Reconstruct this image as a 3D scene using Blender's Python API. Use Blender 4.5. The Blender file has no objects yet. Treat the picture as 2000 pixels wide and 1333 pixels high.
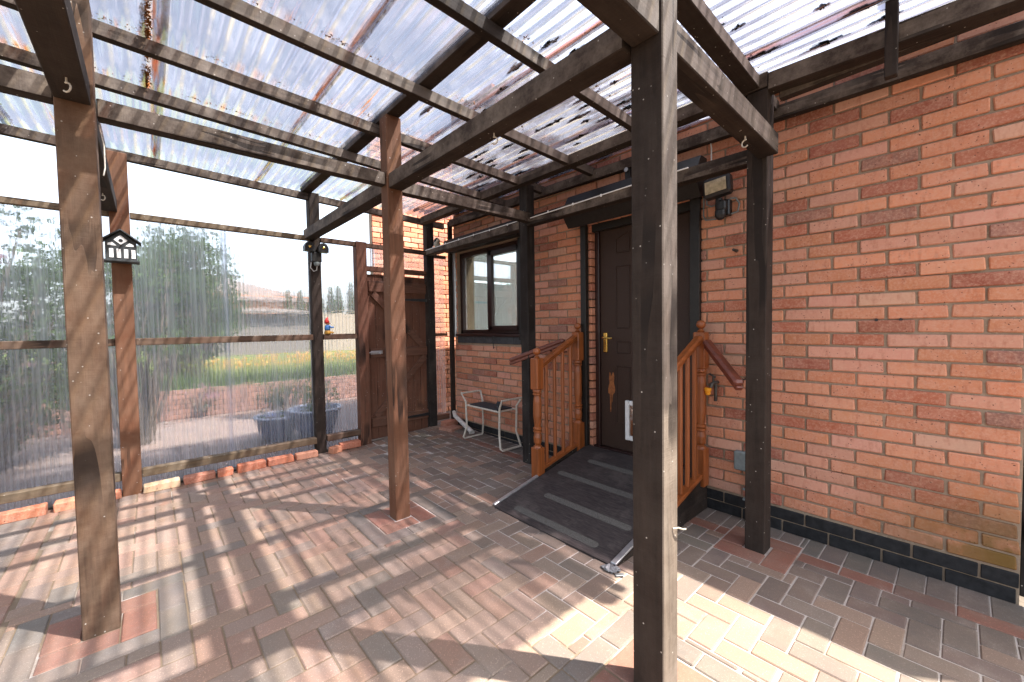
import bpy, math, random
from mathutils import Vector, Matrix
random.seed(7)
S = bpy.context.scene
COL = S.collection

# ------------------------------------------------------------------ camera
cam_d = bpy.data.cameras.new('camera'); cam = bpy.data.objects.new('camera', cam_d); COL.objects.link(cam)
S.camera = cam
FPX = 787.06
cam_d.sensor_width = 36; cam_d.lens = FPX/2000*36; cam_d.clip_start = .02; cam_d.clip_end = 500
def cam_axes():
    yaw, pitch, roll = map(math.radians, (47.93714832, -2.02692252, -0.85958618))
    up0 = Vector((0,0,1)); f0 = Vector((-math.sin(yaw), math.cos(yaw), 0)); r0 = Vector((math.cos(yaw), math.sin(yaw), 0))
    f = f0*math.cos(pitch)+up0*math.sin(pitch); u = -f0*math.sin(pitch)+up0*math.cos(pitch)
    r = r0*math.cos(roll)+u*math.sin(roll); u2 = -r0*math.sin(roll)+u*math.cos(roll)
    return r, u2, f
CR, CU, CF = cam_axes()
CP = Vector((0, -3.0, 1.345))
m = Matrix((CR, CU, -CF)).transposed().to_4x4(); m.translation = CP
cam.matrix_world = m
def px(p):
    d = Vector(p)-CP; z = d.dot(CF)
    if z < .05: return None
    return 1000+FPX*d.dot(CR)/z, 666.5-FPX*d.dot(CU)/z, z

# ------------------------------------------------------------------ light
SUN = Vector((.52, .385, 1)).normalized()
W = bpy.data.worlds.new('World'); S.world = W; W.use_nodes = True
wn = W.node_tree; bg = wn.nodes['Background']
sky = wn.nodes.new('ShaderNodeTexSky'); sky.sky_type = 'NISHITA'; sky.sun_disc = False
sky.sun_elevation = math.asin(SUN.z); sky.sun_rotation = math.atan2(SUN.x, SUN.y)
sky.air_density = 1.0; sky.dust_density = 3.0; sky.ozone_density = 1.0
hs = wn.nodes.new('ShaderNodeHueSaturation'); hs.inputs['Saturation'].default_value = .5; wn.links.new(sky.outputs[0], hs.inputs['Color']); wn.links.new(hs.outputs[0], bg.inputs[0]); bg.inputs[1].default_value = .15
sd = bpy.data.lights.new('sun', 'SUN'); sd.energy = 5.0; sd.angle = math.radians(.6); sd.color = (1, .92, .82)
so = bpy.data.objects.new('sun', sd); COL.objects.link(so)
so.rotation_euler = (-SUN).to_track_quat('-Z', 'Y').to_euler(); so.location = (6, 5, 12)
S.view_settings.view_transform = 'Standard'; S.view_settings.look = 'None'
S.view_settings.exposure = 1.95; S.view_settings.gamma = 1
S.view_settings.use_curve_mapping = False
S.render.engine = 'CYCLES'
S.cycles.max_bounces = 14; S.cycles.transparent_max_bounces = 24; S.cycles.transmission_bounces = 10; S.cycles.diffuse_bounces = 5
S.cycles.sample_clamp_indirect = 6; S.cycles.caustics_reflective = False

# ------------------------------------------------------------------ node helper
class NT:
    def __init__(s, name):
        s.m = bpy.data.materials.new(name); s.m.use_nodes = True; s.t = s.m.node_tree
        s.t.nodes.clear(); s.out = s.t.nodes.new('ShaderNodeOutputMaterial')
    def n(s, typ, ins=None, **kw):
        nd = s.t.nodes.new('ShaderNode'+typ)
        for k, v in kw.items(): setattr(nd, k, v)
        for k, v in (ins or {}).items():
            so = nd.inputs[k]
            if isinstance(v, bpy.types.NodeSocket): s.t.links.new(v, so)
            else: so.default_value = v
        return nd
    def pos(s, scale=(1,1,1)):
        g = s.n('NewGeometry'); return s.n('Mapping', {'Vector': g.outputs['Position'], 'Scale': scale}).outputs[0]
    def obj(s, scale=(1,1,1)):
        g = s.n('TexCoord'); return s.n('Mapping', {'Vector': g.outputs['Object'], 'Scale': scale}).outputs[0]
    def noise(s, v, sc, det=4, rough=.6, dist=0):
        return s.n('TexNoise', {'Vector': v, 'Scale': sc, 'Detail': det, 'Roughness': rough, 'Distortion': dist}).outputs[0]
    def ramp(s, f, a, b, ca=(0,0,0,1), cb=(1,1,1,1)):
        r = s.n('ValToRGB', {'Fac': f}); e = r.color_ramp.elements
        e[0].position = a; e[1].position = b; e[0].color = ca; e[1].color = cb; return r.outputs[0]
    def mix(s, f, a, b, mode='MIX'):
        x = s.n('Mix', data_type='RGBA', blend_type=mode)
        for i, v in ((0, f), (6, a), (7, b)):
            if isinstance(v, bpy.types.NodeSocket): s.t.links.new(v, x.inputs[i])
            else: x.inputs[i].default_value = v if i == 0 or len(v) == 4 else (*v, 1)
        return x.outputs[2]
    def math(s, op, a, b=0.0):
        x = s.n('Math', operation=op)
        for i, v in ((0, a), (1, b)):
            if isinstance(v, bpy.types.NodeSocket): s.t.links.new(v, x.inputs[i])
            else: x.inputs[i].default_value = v
        return x.outputs[0]
    def bump(s, h, strength=.3, dist=.002):
        return s.n('Bump', {'Height': h, 'Strength': strength, 'Distance': dist}).outputs[0]
    def bsdf(s, col, rough=.8, normal=None, metal=0.0, spec=.3, **kw):
        ins = {'Base Color': col if isinstance(col, bpy.types.NodeSocket) else (*col, 1)[:4], 'Roughness': rough, 'Metallic': metal, 'Specular IOR Level': spec}
        if normal: ins['Normal'] = normal
        ins.update(kw)
        return s.n('BsdfPrincipled', ins).outputs[0]
    def done(s, sh): s.t.links.new(sh, s.out.inputs[0]); return s.m

def mat_plain(name, col, rough=.6, metal=0.0, var=.25, spec=.4, bump=.15, sc=30):
    t = NT(name); nz = t.noise(t.pos(), sc, 5)
    c = t.mix(t.ramp(nz, .35, .7), [x*(1-var) for x in col], [min(1, x*(1+var)) for x in col])
    return t.done(t.bsdf(c, rough, t.bump(nz, bump, .001), metal, spec))

def src_color(t, stuff):
    return t.n('Attribute', attribute_name='tint').outputs[0] if stuff else t.n('ObjectInfo').outputs['Color']
def mat_brick(stuff):
    t = NT('brick_tints_mesh' if stuff else 'brick_tints_object'); c = src_color(t, stuff)
    p = t.pos(); big = t.noise(p, 9, 3); fine = t.noise(p, 90, 6, .7); mid = t.noise(t.pos((3.2,3.2,1)), 16, 3, .5)
    c = t.mix(t.ramp(big, .35, .75), c, t.mix(.5, c, (.56,.27,.19)))
    c = t.mix(t.math('MULTIPLY', t.ramp(mid, .52, .68), .35), c, (.32,.10,.055))
    c = t.mix(t.math('MULTIPLY', t.ramp(fine, .45, .72), .6), c, (.60,.36,.25))
    vo = t.n('TexVoronoi', {'Vector': t.n('VectorMath', {0: p, 1: t.n('VectorMath', {0: t.n('TexNoise', {'Vector': p, 'Scale': 60.0}).outputs['Color'], 1: (.02,.02,.02)}, operation='MULTIPLY').outputs[0]}, operation='ADD').outputs[0], 'Scale': 60}).outputs['Distance']
    pit = t.math('MULTIPLY', t.ramp(vo, .13, .19, (1,1,1,1), (0,0,0,1)), t.ramp(t.noise(p, 9, 3), .50, .56))
    c = t.mix(t.math('MULTIPLY', pit, .85), c, (.05,.025,.02))
    # algae on the low bricks at the open end of the wall
    g = t.n('SeparateXYZ', {0: t.n('NewGeometry').outputs['Position']})
    low = t.n('MapRange', {0: g.outputs[2], 1: .62, 2: .22, 3: 0.0, 4: 1.0}).outputs[0]
    end = t.n('MapRange', {0: g.outputs[0], 1: -.5, 2: .15, 3: 0.0, 4: 1.0}).outputs[0]
    al = t.math('MULTIPLY', t.math('MULTIPLY', low, end), t.ramp(t.noise(p, 6, 5), .25, .5))
    c = t.mix(t.math('MULTIPLY', al, .9), c, (.13,.085,.02))
    h = t.math('ADD', t.math('MULTIPLY', fine, .6), t.math('SUBTRACT', t.noise(p, 30, 4), t.math('MULTIPLY', pit, 2.0)))
    return t.done(t.bsdf(c, .93, t.bump(h, .55, .003), 0, .15))
def mat_mortar():
    t = NT('sandy_mortar'); p = t.pos(); n1 = t.noise(p, 60, 6, .7); n2 = t.noise(p, 4, 3)
    c = t.mix(t.ramp(n2, .3, .7), (.25,.185,.13), (.35,.27,.195)); c = t.mix(t.ramp(n1, .55, .7), c, (.41,.33,.25))
    return t.done(t.bsdf(c, .97, t.bump(n1, .6, .004), 0, .1))
def mat_paver(stuff):
    t = NT('paver_tints_mesh' if stuff else 'paver_tints_object'); c = src_color(t, stuff)
    p = t.pos(); fine = t.noise(p, 170, 4, .8); mid = t.noise(p, 12, 5, .65); big = t.noise(p, 1.3, 3)
    c = t.mix(t.math('MULTIPLY', t.ramp(t.noise(p, 2.6, 6, .7), .35, .65), .6), c, t.mix(.75, c, (.38,.26,.19)))
    film = t.math('MULTIPLY', t.ramp(t.noise(p, 5.5, 7, .72), .50, .70), t.ramp(big, .35, .6))
    c = t.mix(t.math('MULTIPLY', film, .45), c, (.48,.41,.35))
    c = t.mix(t.math('MULTIPLY', t.ramp(fine, .58, .70), .5), c, (.5,.42,.34))
    c = t.mix(t.math('MULTIPLY', t.ramp(fine, .40, .32), .5), c, (.06,.045,.035))
    return t.done(t.bsdf(c, .8, t.bump(t.math('ADD', fine, t.math('MULTIPLY', mid, 2)), .5, .0016), 0, .3))
def mat_sand():
    t = NT('joint_sand'); p = t.pos(); n = t.noise(p, 200, 4, .8); b = t.noise(p, 2.0, 4)
    g = t.n('SeparateXYZ', {0: t.n('NewGeometry').outputs['Position']})
    nearwall = t.n('MapRange', {0: g.outputs[1], 1: -2.2, 2: -.9, 3: 0.0, 4: 1.0}).outputs[0]
    pale = t.ramp(t.math('ADD', b, t.math('MULTIPLY', nearwall, .3)), .58, .72)
    c = t.mix(t.math('MULTIPLY', pale, .8), (.19,.14,.095), (.50,.45,.41)); c = t.mix(t.ramp(n, .5, .7), c, t.mix(.5, c, (.06,.05,.035)))
    return t.done(t.bsdf(c, .98, t.bump(n, .6, .003), 0, .1))
def mat_wood(name, axis, dark, dust=.35, dustcol=(.20,.165,.135), red=None, rough=.82):
    sc = [38, 38, 38]; sc['XYZ'.index(axis)] = 2.2
    t = NT(name); v = t.pos(sc); g = t.noise(v, 1.0, 6, .7, .4); p = t.pos(); spots = t.noise(p, 5, 6, .75); fine = t.noise(p, 220, 3, .8)
    s2 = [9, 9, 9]; s2['XYZ'.index(axis)] = 170; saw = t.noise(t.pos(s2), 1.0, 2, .5)
    c = t.mix(t.ramp(g, .3, .75), [x*.65 for x in dark], [x*1.55 for x in dark])
    if red: c = t.mix(t.ramp(t.noise(p, 3, 3), .4, .65), c, red)
    d = t.math('MULTIPLY', t.ramp(spots, .38, .72), dust)
    c = t.mix(t.math('ADD', d, t.math('MULTIPLY', t.ramp(fine, .60, .72), .12)), c, dustcol)
    vo = t.n('TexVoronoi', {'Vector': p, 'Scale': 26}).outputs['Distance']
    c = t.mix(t.math('MULTIPLY', t.ramp(vo, .06, .085, (1,1,1,1), (0,0,0,1)), t.ramp(spots, .42, .5)), c, (.42,.38,.33))
    crack = t.ramp(t.noise(t.pos([x*.35 for x in sc]), 1.0, 2, .5, .8), .485, .5); crack2 = t.ramp(t.noise(t.pos([x*.35 for x in sc]), 1.0, 2, .5, .8), .515, .5)
    ck = t.math('MULTIPLY', t.math('MULTIPLY', crack, crack2), t.ramp(t.noise(p, 1.7, 2), .52, .6))
    c = t.mix(t.math('MULTIPLY', ck, .8), c, (.012,.008,.006))
    h = t.math('SUBTRACT', t.math('ADD', g, t.math('MULTIPLY', saw, .55)), t.math('MULTIPLY', ck, 2))
    return t.done(t.bsdf(c, rough, t.bump(h, .55, .0035), 0, .25))

M = {}
M['brick'] = mat_brick(False); M['brickm'] = mat_brick(True); M['mortar'] = mat_mortar()
M['paver'] = mat_paver(False); M['paverm'] = mat_paver(True); M['sand'] = mat_sand()
DK = (.022,.014,.010)
for a in 'XYZ':
    M['dark'+a] = mat_wood('dark_stained_timber_'+a.lower(), a, DK, .22, (.10,.082,.066))
    M['dusty'+a] = mat_wood('dusty_stained_timber_'+a.lower(), a, (.040,.027,.020), .8, (.24,.195,.155))
    M['grey'+a] = mat_wood('weathered_bare_sunlit_timber_'+a.lower(), a, (.10,.078,.060), .5, (.23,.195,.16))  # weathered wood for +X faces, with part of the sunlight put into its tone
M['brownZ'] = mat_wood('brown_stained_timber', 'Z', (.085,.050,.031), .45, (.24,.17,.115), (.11,.056,.03))
M['redZ'] = mat_wood('red_brown_timber', 'Z', (.13,.06,.033), .3, (.22,.14,.09), (.125,.05,.024))
M['mossY'] = mat_wood('mossy_rail_timber', 'Y', (.085,.055,.032), .6, (.24,.19,.13))
M['railY'] = mat_wood('stained_rail_timber', 'Y', (.085,.048,.030), .5, (.20,.15,.11))
M['blackZ'] = mat_wood('black_stained_timber', 'Z', (.018,.014,.012), .3, (.09,.08,.07))
M['gateZ'] = mat_wood('gate_board_timber', 'Z', (.13,.055,.032), .25, (.17,.11,.08), (.12,.05,.03), .7)
M['gateY'] = mat_wood('gate_rail_timber', 'Y', (.12,.055,.034), .3, (.12,.08,.06), None, .7)
def mat_mahog(name, ax, col):
    sc = [40, 40, 40]; sc['XYZ'.index(ax)] = 2.5
    t = NT(name); g = t.noise(t.pos(sc), 1, 5, .6, .6); b = t.noise(t.pos(), 3, 3)
    c = t.mix(t.ramp(g, .3, .75), [x*.6 for x in col], [x*1.35 for x in col]); c = t.mix(t.ramp(b, .6, .75), c, [x*.35 for x in col])
    return t.done(t.bsdf(c, .38, t.bump(g, .2, .001), 0, .5))
for a in 'XYZ': M['mahog'+a] = mat_mahog('varnished_orange_wood_'+a.lower(), a, (.27,.075,.018))
M['rail_red'] = mat_mahog('dark_red_varnished_wood', 'X', (.15,.040,.022))
M['door'] = mat_plain('dark_brown_door_skin', (.042,.024,.017), .55, 0, .15, .25, .1, 120)
M['frame'] = mat_plain('dark_brown_plastic_frame', (.026,.010,.008), .35, 0, .15, .5, .05)
M['guide'] = mat_plain('black_green_shutter_metal', (.017,.015,.013), .45, .0, .2, .3, .05)
M['silver'] = mat_plain('brushed_aluminium', (.55,.56,.57), .35, .85, .12, .5, .1)
M['brass'] = mat_plain('polished_brass', (.75,.48,.13), .22, 1, .1)
M['white'] = mat_plain('white_plastic', (.75,.75,.73), .4, 0, .05, .5, .03)
M['cream'] = mat_plain('chipped_cream_enamel', (.55,.50,.42), .4, 0, .2, .5, .1, 60)
M['black'] = mat_plain('black_plastic', (.014,.014,.015), .4, 0, .2, .5, .1)
M['slate'] = mat_plain('dark_sill_tile', (.045,.047,.05), .6, 0, .3, .4, .2, 18)
M['bluebrick'] = mat_plain('black_painted_plinth_brick', (.018,.018,.019), .7, 0, .45, .3, .6, 25)
M['greyplastic'] = mat_plain('grey_green_box_plastic', (.17,.20,.20), .6, 0, .15)
M['yellow'] = mat_plain('orange_yellow_plastic', (.85,.36,.02), .4, 0, .05)
M['tapmetal'] = mat_plain('tarnished_tap_metal', (.09,.085,.075), .5, .7, .4)
M['seatpad'] = mat_plain('charcoal_foam_pad', (.035,.038,.042), .8, 0, .2)
M['lens'] = mat_plain('hazy_floodlight_glass', (.55,.48,.33), .25, 0, .25, .6, .05, 40)
M['pipe'] = mat_plain('scuffed_white_pipe', (.60,.58,.54), .45, 0, .2)
M['pot'] = mat_plain('glazed_blue_pot', (.02,.035,.10), .2, 0, .3, .6, .05, 8)
M['rim'] = mat_plain('pale_blue_glazed_rim', (.38,.42,.50), .2, 0, .15)
M['soil'] = mat_plain('dark_soil', (.03,.02,.013), .95, 0, .4)
M['tape'] = mat_plain('crumpled_silver_tape', (.25,.26,.27), .45, .6, .3, .5, 1.0, 60)
M['moss'] = mat_plain('dark_roof_moss', (.013,.014,.011), .95, 0, .5, .1, 1.0, 80)
M['litter'] = mat_plain('rusty_leaf_litter', (.22,.085,.018), .9, 0, .8, .1, 1.0, 60)
M['wallpaint'] = mat_plain('white_room_paint', (.40,.44,.46), .8, 0, .05)
M['cardw'] = mat_plain('birdhouse_white_paint', (.72,.70,.66), .6, 0, .08)
M['cardb'] = mat_plain('birdhouse_black_paint', (.028,.03,.03), .6, 0, .3)
M['ornament'] = mat_plain('cream_grey_ornament', (.42,.38,.30), .6, 0, .4, .3, .3, 40)
M['redp'] = mat_plain('red_ornament_paint', (.5,.03,.025), .45, 0, .1)
M['bluep'] = mat_plain('blue_ornament_paint', (.06,.19,.45), .5, 0, .1)
M['yelp'] = mat_plain('mustard_ornament_paint', (.42,.22,.03), .5, 0, .2)
M['skin'] = mat_plain('ornament_skin_paint', (.5,.25,.15), .5, 0, .1)
def mat_ramp():
    t = NT('worn_ramp_matting'); n = t.noise(t.pos((14,120,14)), 1, 5, .7); b = t.noise(t.pos(), 5, 5, .7)
    c = t.mix(t.ramp(n, .35, .7), (.016,.013,.013), (.060,.048,.045)); c = t.mix(t.math('MULTIPLY', t.ramp(b, .5, .75), .6), c, (.12,.10,.088))
    return t.done(t.bsdf(c, .62, t.bump(n, .5, .002), 0, .35))
M['ramp'] = mat_ramp(); M['strip'] = mat_plain('worn_grip_tape', (.095,.088,.078), .8, 0, .3, .2, .4, 150)
def mat_glass():
    t = NT('window_glass'); tr = t.n('BsdfTransparent', {0: (.80,.84,.83,1)}).outputs[0]; gl = t.n('BsdfGlossy', {0: (1,1,1,1), 'Roughness': .01}).outputs[0]
    f = t.n('LayerWeight', {0: .55}).outputs['Fresnel']; f = t.math('ADD', t.math('MULTIPLY', f, .55), .30)
    return t.done(t.n('MixShader', {0: f, 1: tr, 2: gl}).outputs[0])
M['glass'] = mat_glass()
def mat_roof():
    t = NT('corrugated_clear_roof_sheet')
    g = t.n('SeparateXYZ', {0: t.n('NewGeometry').outputs['Position']})
    ph = t.math('SINE', t.math('MULTIPLY', g.outputs[1], 2*math.pi/.076))
    dapple_dirt = t.noise(t.pos((1.2, 14, 1)), 1.4, 6, .7); dapple_blot = t.noise(t.pos((1,2.2,1)), 2.2, 5, .7)  # dirt streaks and blots, shaped to dapple the sunlight passing through
    rib = t.math('MULTIPLY', t.ramp(ph, .45, .95), t.ramp(dapple_blot, .38, .62))
    rust = t.math('MULTIPLY', t.ramp(t.noise(t.pos((1.4, 26, 1)), 1, 4, .6), .66, .74), t.ramp(t.noise(t.pos(), 1.1, 2), .45, .6))
    for yl, amt in ((-2.915, 1.0), (-2.145, .8), (-1.315, .55), (-.505, .5), (-3.45, .6)):
        dy = t.math('ABSOLUTE', t.math('SUBTRACT', g.outputs[1], yl))
        ln = t.math('MULTIPLY', t.n('MapRange', {0: dy, 1: .006, 2: .026, 3: amt, 4: 0.0}).outputs[0], t.ramp(t.noise(t.pos((2.2, 30, 1)), 1, 5, .7), .40, .56))
        rust = t.math('MAXIMUM', rust, ln)
    for xp in (-3.36, -2.80, -2.19):
        dx = t.math('ABSOLUTE', t.math('SUBTRACT', g.outputs[0], xp))
        rust = t.math('MAXIMUM', rust, t.math('MULTIPLY', t.math('MULTIPLY', t.n('MapRange', {0: dx, 1: .02, 2: .085, 3: 1.0, 4: 0.0}).outputs[0], t.ramp(t.noise(t.pos((.5, 22, 1)), 1, 2, .5), .50, .64)), t.n('MapRange', {0: g.outputs[1], 1: -2.2, 2: -3.0, 3: .2, 4: 1.0}).outputs[0]))
    tint = t.mix(t.math('MULTIPLY', rib, .6), (.72,.77,.88), (.86,.78,.58)); tint = t.mix(rust, tint, (.62,.25,.05))
    dimming_grime = t.n('MapRange', {0: g.outputs[1], 1: -1.42, 2: -1.1, 3: 0.0, 4: 1.0}).outputs[0]  # mauve grime near the house, deepened to dim sunlight on the floor
    tint = t.mix(t.math('MULTIPLY', dimming_grime, t.math('ADD', t.math('MULTIPLY', dapple_blot, .5), .5)), tint, (.34,.29,.34))
    tr = t.n('BsdfTransparent', {0: tint}).outputs[0]
    tl = t.n('BsdfTranslucent', {0: t.mix(rust, t.mix(t.math('MULTIPLY', rib, .8), (.30,.34,.44), (.52,.46,.33)), (.45,.16,.03))}).outputs[0]
    gl = t.n('BsdfGlossy', {0: (.8,.8,.85,1), 'Roughness': .18}).outputs[0]
    f = t.math('ADD', t.math('MULTIPLY', t.ramp(dapple_dirt, .35, .75), .22), .08)
    f = t.math('ADD', f, t.math('MULTIPLY', t.ramp(dapple_blot, .42, .58), .34))
    nearw = t.n('MapRange', {0: g.outputs[1], 1: -1.42, 2: -1.1, 3: .8, 4: 1.1}).outputs[0]
    f = t.math('MULTIPLY', f, nearw)
    f = t.math('ADD', f, t.math('MULTIPLY', rust, .4))
    a = t.n('MixShader', {0: f, 1: tr, 2: tl}).outputs[0]
    fr = t.math('MULTIPLY', t.n('LayerWeight', {0: .35}).outputs['Fresnel'], .6)
    return t.done(t.n('MixShader', {0: fr, 1: a, 2: gl}).outputs[0])
M['roof'] = mat_roof()
def mat_screen():
    t = NT('rippled_clear_side_sheet')
    n1 = t.noise(t.pos((1, 9, 34)), 1, 2, .5); n2 = t.noise(t.pos((1, 30, 2.5)), 1, 2, .5)
    nor = t.bump(t.math('ADD', n1, t.math('MULTIPLY', n2, .7)), 1.0, .010)
    rf = t.n('BsdfRefraction', {0: (.90,.92,.97,1), 'Roughness': .015, 'IOR': 1.07, 'Normal': nor}).outputs[0]
    tr = t.n('BsdfTransparent', {0: (.86,.88,.94,1)}).outputs[0]
    a = t.n('MixShader', {0: .50, 1: tr, 2: rf}).outputs[0]
    tl = t.n('BsdfTranslucent', {0: (.80,.81,.86,1)}).outputs[0]
    f = t.math('ADD', t.math('MULTIPLY', t.ramp(t.noise(t.pos((1,22,.8)), 1, 4, .6), .35, .7), .18), .17)
    gy = t.n('SeparateXYZ', {0: t.n('NewGeometry').outputs['Position']})
    f = t.math('ADD', f, t.math('MULTIPLY', t.ramp(t.math('SINE', t.math('MULTIPLY', gy.outputs[1], 2*math.pi/.033)), .2, .9), .10))  # rib shading put into the sheet as milkier stripes
    b = t.n('MixShader', {0: f, 1: a, 2: tl}).outputs[0]
    gl = t.n('BsdfGlossy', {0: (.7,.72,.85,1), 'Roughness': .12, 'Normal': nor}).outputs[0]
    return t.done(t.n('MixShader', {0: t.math('MULTIPLY', t.n('LayerWeight', {0: .3}).outputs['Fresnel'], .5), 1: b, 2: gl}).outputs[0])
M['screen'] = mat_screen()
def mat_leaf(name, a, b, tl=.35):
    t = NT(name); n = t.noise(t.pos(), 3.5, 3); n2 = t.noise(t.pos(), 40, 2)
    c = t.mix(t.ramp(n, .35, .65), a, b); c = t.mix(t.math('MULTIPLY', t.ramp(n2, .4, .7), .4), c, [x*1.5 for x in b])
    d = t.bsdf(c, .55, None, 0, .3); x = t.n('BsdfTranslucent', {0: c}).outputs[0]
    return t.done(t.n('MixShader', {0: tl, 1: d, 2: x}).outputs[0])
M['leaf1'] = mat_leaf('dark_green_leaves', (.022,.05,.012), (.075,.12,.025)); M['leaf2'] = mat_leaf('yellow_green_leaves', (.08,.14,.015), (.18,.22,.03))
M['leaf3'] = mat_leaf('grey_green_leaves', (.04,.07,.04), (.08,.11,.06)); M['pink'] = mat_leaf('pink_petals', (.40,.22,.27), (.55,.38,.42))
M['orange'] = mat_leaf('orange_petals', (.62,.30,.06), (.62,.42,.14)); M['grass'] = mat_leaf('lawn_blades', (.12,.17,.05), (.24,.26,.10))
M['bark'] = mat_plain('grey_bark', (.10,.08,.06), .9, 0, .4, .2, .8, 20)
M['shedwood'] = mat_plain('silvered_shed_boards', (.13,.115,.10), .85, 0, .2, .2, .3, 12)
M['fencewood'] = mat_plain('pale_fence_boards', (.27,.225,.17), .85, 0, .2, .2, .3, 8)
M['tiles'] = mat_plain('brown_grey_roof_tiles', (.13,.11,.10), .85, 0, .3, .2, .3, 6)
M['render'] = mat_plain('orange_house_brickwork', (.45,.20,.11), .9, 0, .2)
M['lawnbase'] = mat_plain('lawn_soil', (.09,.12,.03), .95, 0, .4, .1, .5, 6)
M['earth'] = mat_plain('dark_gravelly_earth', (.13,.11,.09), .95, 0, .4, .1, .5, 9)

# ------------------------------------------------------------------ mesh builder 
class MB:
    def __init__(s): s.v = []; s.f = []; s.t = []; s.cur = None; s.mi = []; s.cm = 0
    def face(s, f): s.f.append(f); s.t.append(s.cur); s.mi.append(s.cm)
    def box(s, c, d, b=.003, R=None, j=0.0, rnd=random):
        c = Vector(c); h = [x/2 for x in d]; b = min(b, min(h)*.9); base = len(s.v); idx = {}
        for sx in (-1, 1):
            for sy in (-1, 1):
                for sz in (-1, 1):
                    jj = Vector((rnd.uniform(-j,j), rnd.uniform(-j,j), rnd.uniform(-j,j))) if j else Vector((0,0,0))
                    for a in range(3):
                        p = [sx*(h[0]-b), sy*(h[1]-b), sz*(h[2]-b)]; p[a] = (sx, sy, sz)[a]*h[a]
                        q = Vector(p)+jj
                        if R: q = R @ q
                        idx[(sx,sy,sz,a)] = len(s.v); s.v.append(c+q)
        def add(ids):
            P = [s.v[i] for i in ids]; n = (P[1]-P[0]).cross(P[2]-P[0]); ctr = sum(P, Vector())/len(P)
            s.face(tuple(ids) if n.dot(ctr-c) > 0 else tuple(reversed(ids)))
        for a in range(3):
            o = [i for i in range(3) if i != a]
            for sg in (-1, 1):
                q = []
                for (u, w) in ((-1,-1),(1,-1),(1,1),(-1,1)):
                    k = [0,0,0]; k[a] = sg; k[o[0]] = u; k[o[1]] = w; q.append(idx[(*k, a)])
                add(q)
            for u in (-1, 1):
                for w in (-1, 1):
                    k1 = [0,0,0]; k1[a] = -1; k1[o[0]] = u; k1[o[1]] = w; k2 = list(k1); k2[a] = 1
                    add([idx[(*k1,o[0])], idx[(*k2,o[0])], idx[(*k2,o[1])], idx[(*k1,o[1])]])
        for sx in (-1,1):
            for sy in (-1,1):
                for sz in (-1,1): add([idx[(sx,sy,sz,a)] for a in range(3)])
        return s
    def span(s, a, b, bev=.003, j=0.0): # box by two corners
        a = Vector(a); b = Vector(b); return s.box((a+b)/2, [abs(x) for x in (b-a)], bev, None, j)
    def beam(s, p, q, w, h, bev=.004, up=(0,0,1)): # box along p->q
        p = Vector(p); q = Vector(q); d = q-p; L = d.length; x = d.normalized(); y = Vector(up).cross(x).normalized(); z = x.cross(y)
        return s.box((p+q)/2, (L, w, h), bev, Matrix((x, y, z)).transposed())
    def tube(s, pts, r, n=8, cap=True):
        pts = [Vector(p) for p in pts]; rings = []; rr = r if isinstance(r, (list, tuple)) else [r]*len(pts)
        prev = None
        for i, p in enumerate(pts):
            d = (pts[min(i+1, len(pts)-1)]-pts[max(i-1, 0)]).normalized()
            u = prev if prev is not None else (Vector((0,0,1)) if abs(d.z) < .9 else Vector((1,0,0)))
            u = (u-d*u.dot(d)).normalized(); prev = u; w = d.cross(u); base = len(s.v)
            for k in range(n):
                a = 2*math.pi*k/n; s.v.append(p+(u*math.cos(a)+w*math.sin(a))*rr[i])
            rings.append(base)
        for i in range(len(rings)-1):
            for k in range(n):
                k2 = (k+1) % n; s.face((rings[i]+k, rings[i]+k2, rings[i+1]+k2, rings[i+1]+k))
        if cap: s.face(tuple(reversed(range(rings[0], rings[0]+n)))); s.face(tuple(range(rings[-1], rings[-1]+n)))
        return s
    def lathe(s, prof, c, n=20, axis='Z'): # prof: (r, z)
        c = Vector(c); rings = []
        for r, z in prof:
            base = len(s.v)
            for k in range(n):
                a = 2*math.pi*k/n; x, y = r*math.cos(a), r*math.sin(a)
                p = {'Z': (x, y, z), 'X': (z, x, y), 'Y': (y, z, x)}[axis]; s.v.append(c+Vector(p))
            rings.append(base)
        for i in range(len(rings)-1):
            for k in range(n):
                k2 = (k+1) % n; s.face((rings[i]+k, rings[i]+k2, rings[i+1]+k2, rings[i+1]+k))
        s.face(tuple(reversed(range(rings[0], rings[0]+n)))); s.face(tuple(range(rings[-1], rings[-1]+n)))
        return s
    def poly(s, pts): b = len(s.v); s.v += [Vector(p) for p in pts]; s.face(tuple(range(b, b+len(pts)))); return s
    def prism(s, pts, off): # extrude polygon by off
        n = len(pts); b = len(s.v); off = Vector(off); s.v += [Vector(p) for p in pts]+[Vector(p)+off for p in pts]
        s.face(tuple(range(b, b+n))); s.face(tuple(reversed(range(b+n, b+2*n))))
        for i in range(n): k = (i+1) % n; s.face((b+i, b+n+i, b+n+k, b+k))
        return s
    def build(s, name, mats, parent=None, smooth=False, **tags):
        o0 = parent_world(parent)
        me = bpy.data.meshes.new(name)
        org = Vector((0,0,0))
        if parent is None and s.v:
            xs = [v.x for v in s.v]; ys = [v.y for v in s.v]; zs = [v.z for v in s.v]; org = Vector(((min(xs)+max(xs))/2, (min(ys)+max(ys))/2, min(zs)))
        me.from_pydata([v-o0-org for v in s.v], [], s.f); 
        if not isinstance(mats, (list, tuple)): mats = [mats]
        for mm in mats: me.materials.append(mm)
        if len(mats) > 1:
            for p, k in zip(me.polygons, s.mi): p.material_index = k
        if any(t is not None for t in s.t):
            ca = me.color_attributes.new('tint', 'FLOAT_COLOR', 'CORNER')
            data = []
            for p, t in zip(me.polygons, s.t): data += list(t or (.4,.2,.1,1))*p.loop_total
            ca.data.foreach_set('color', data)
        if smooth: me.shade_smooth()
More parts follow.
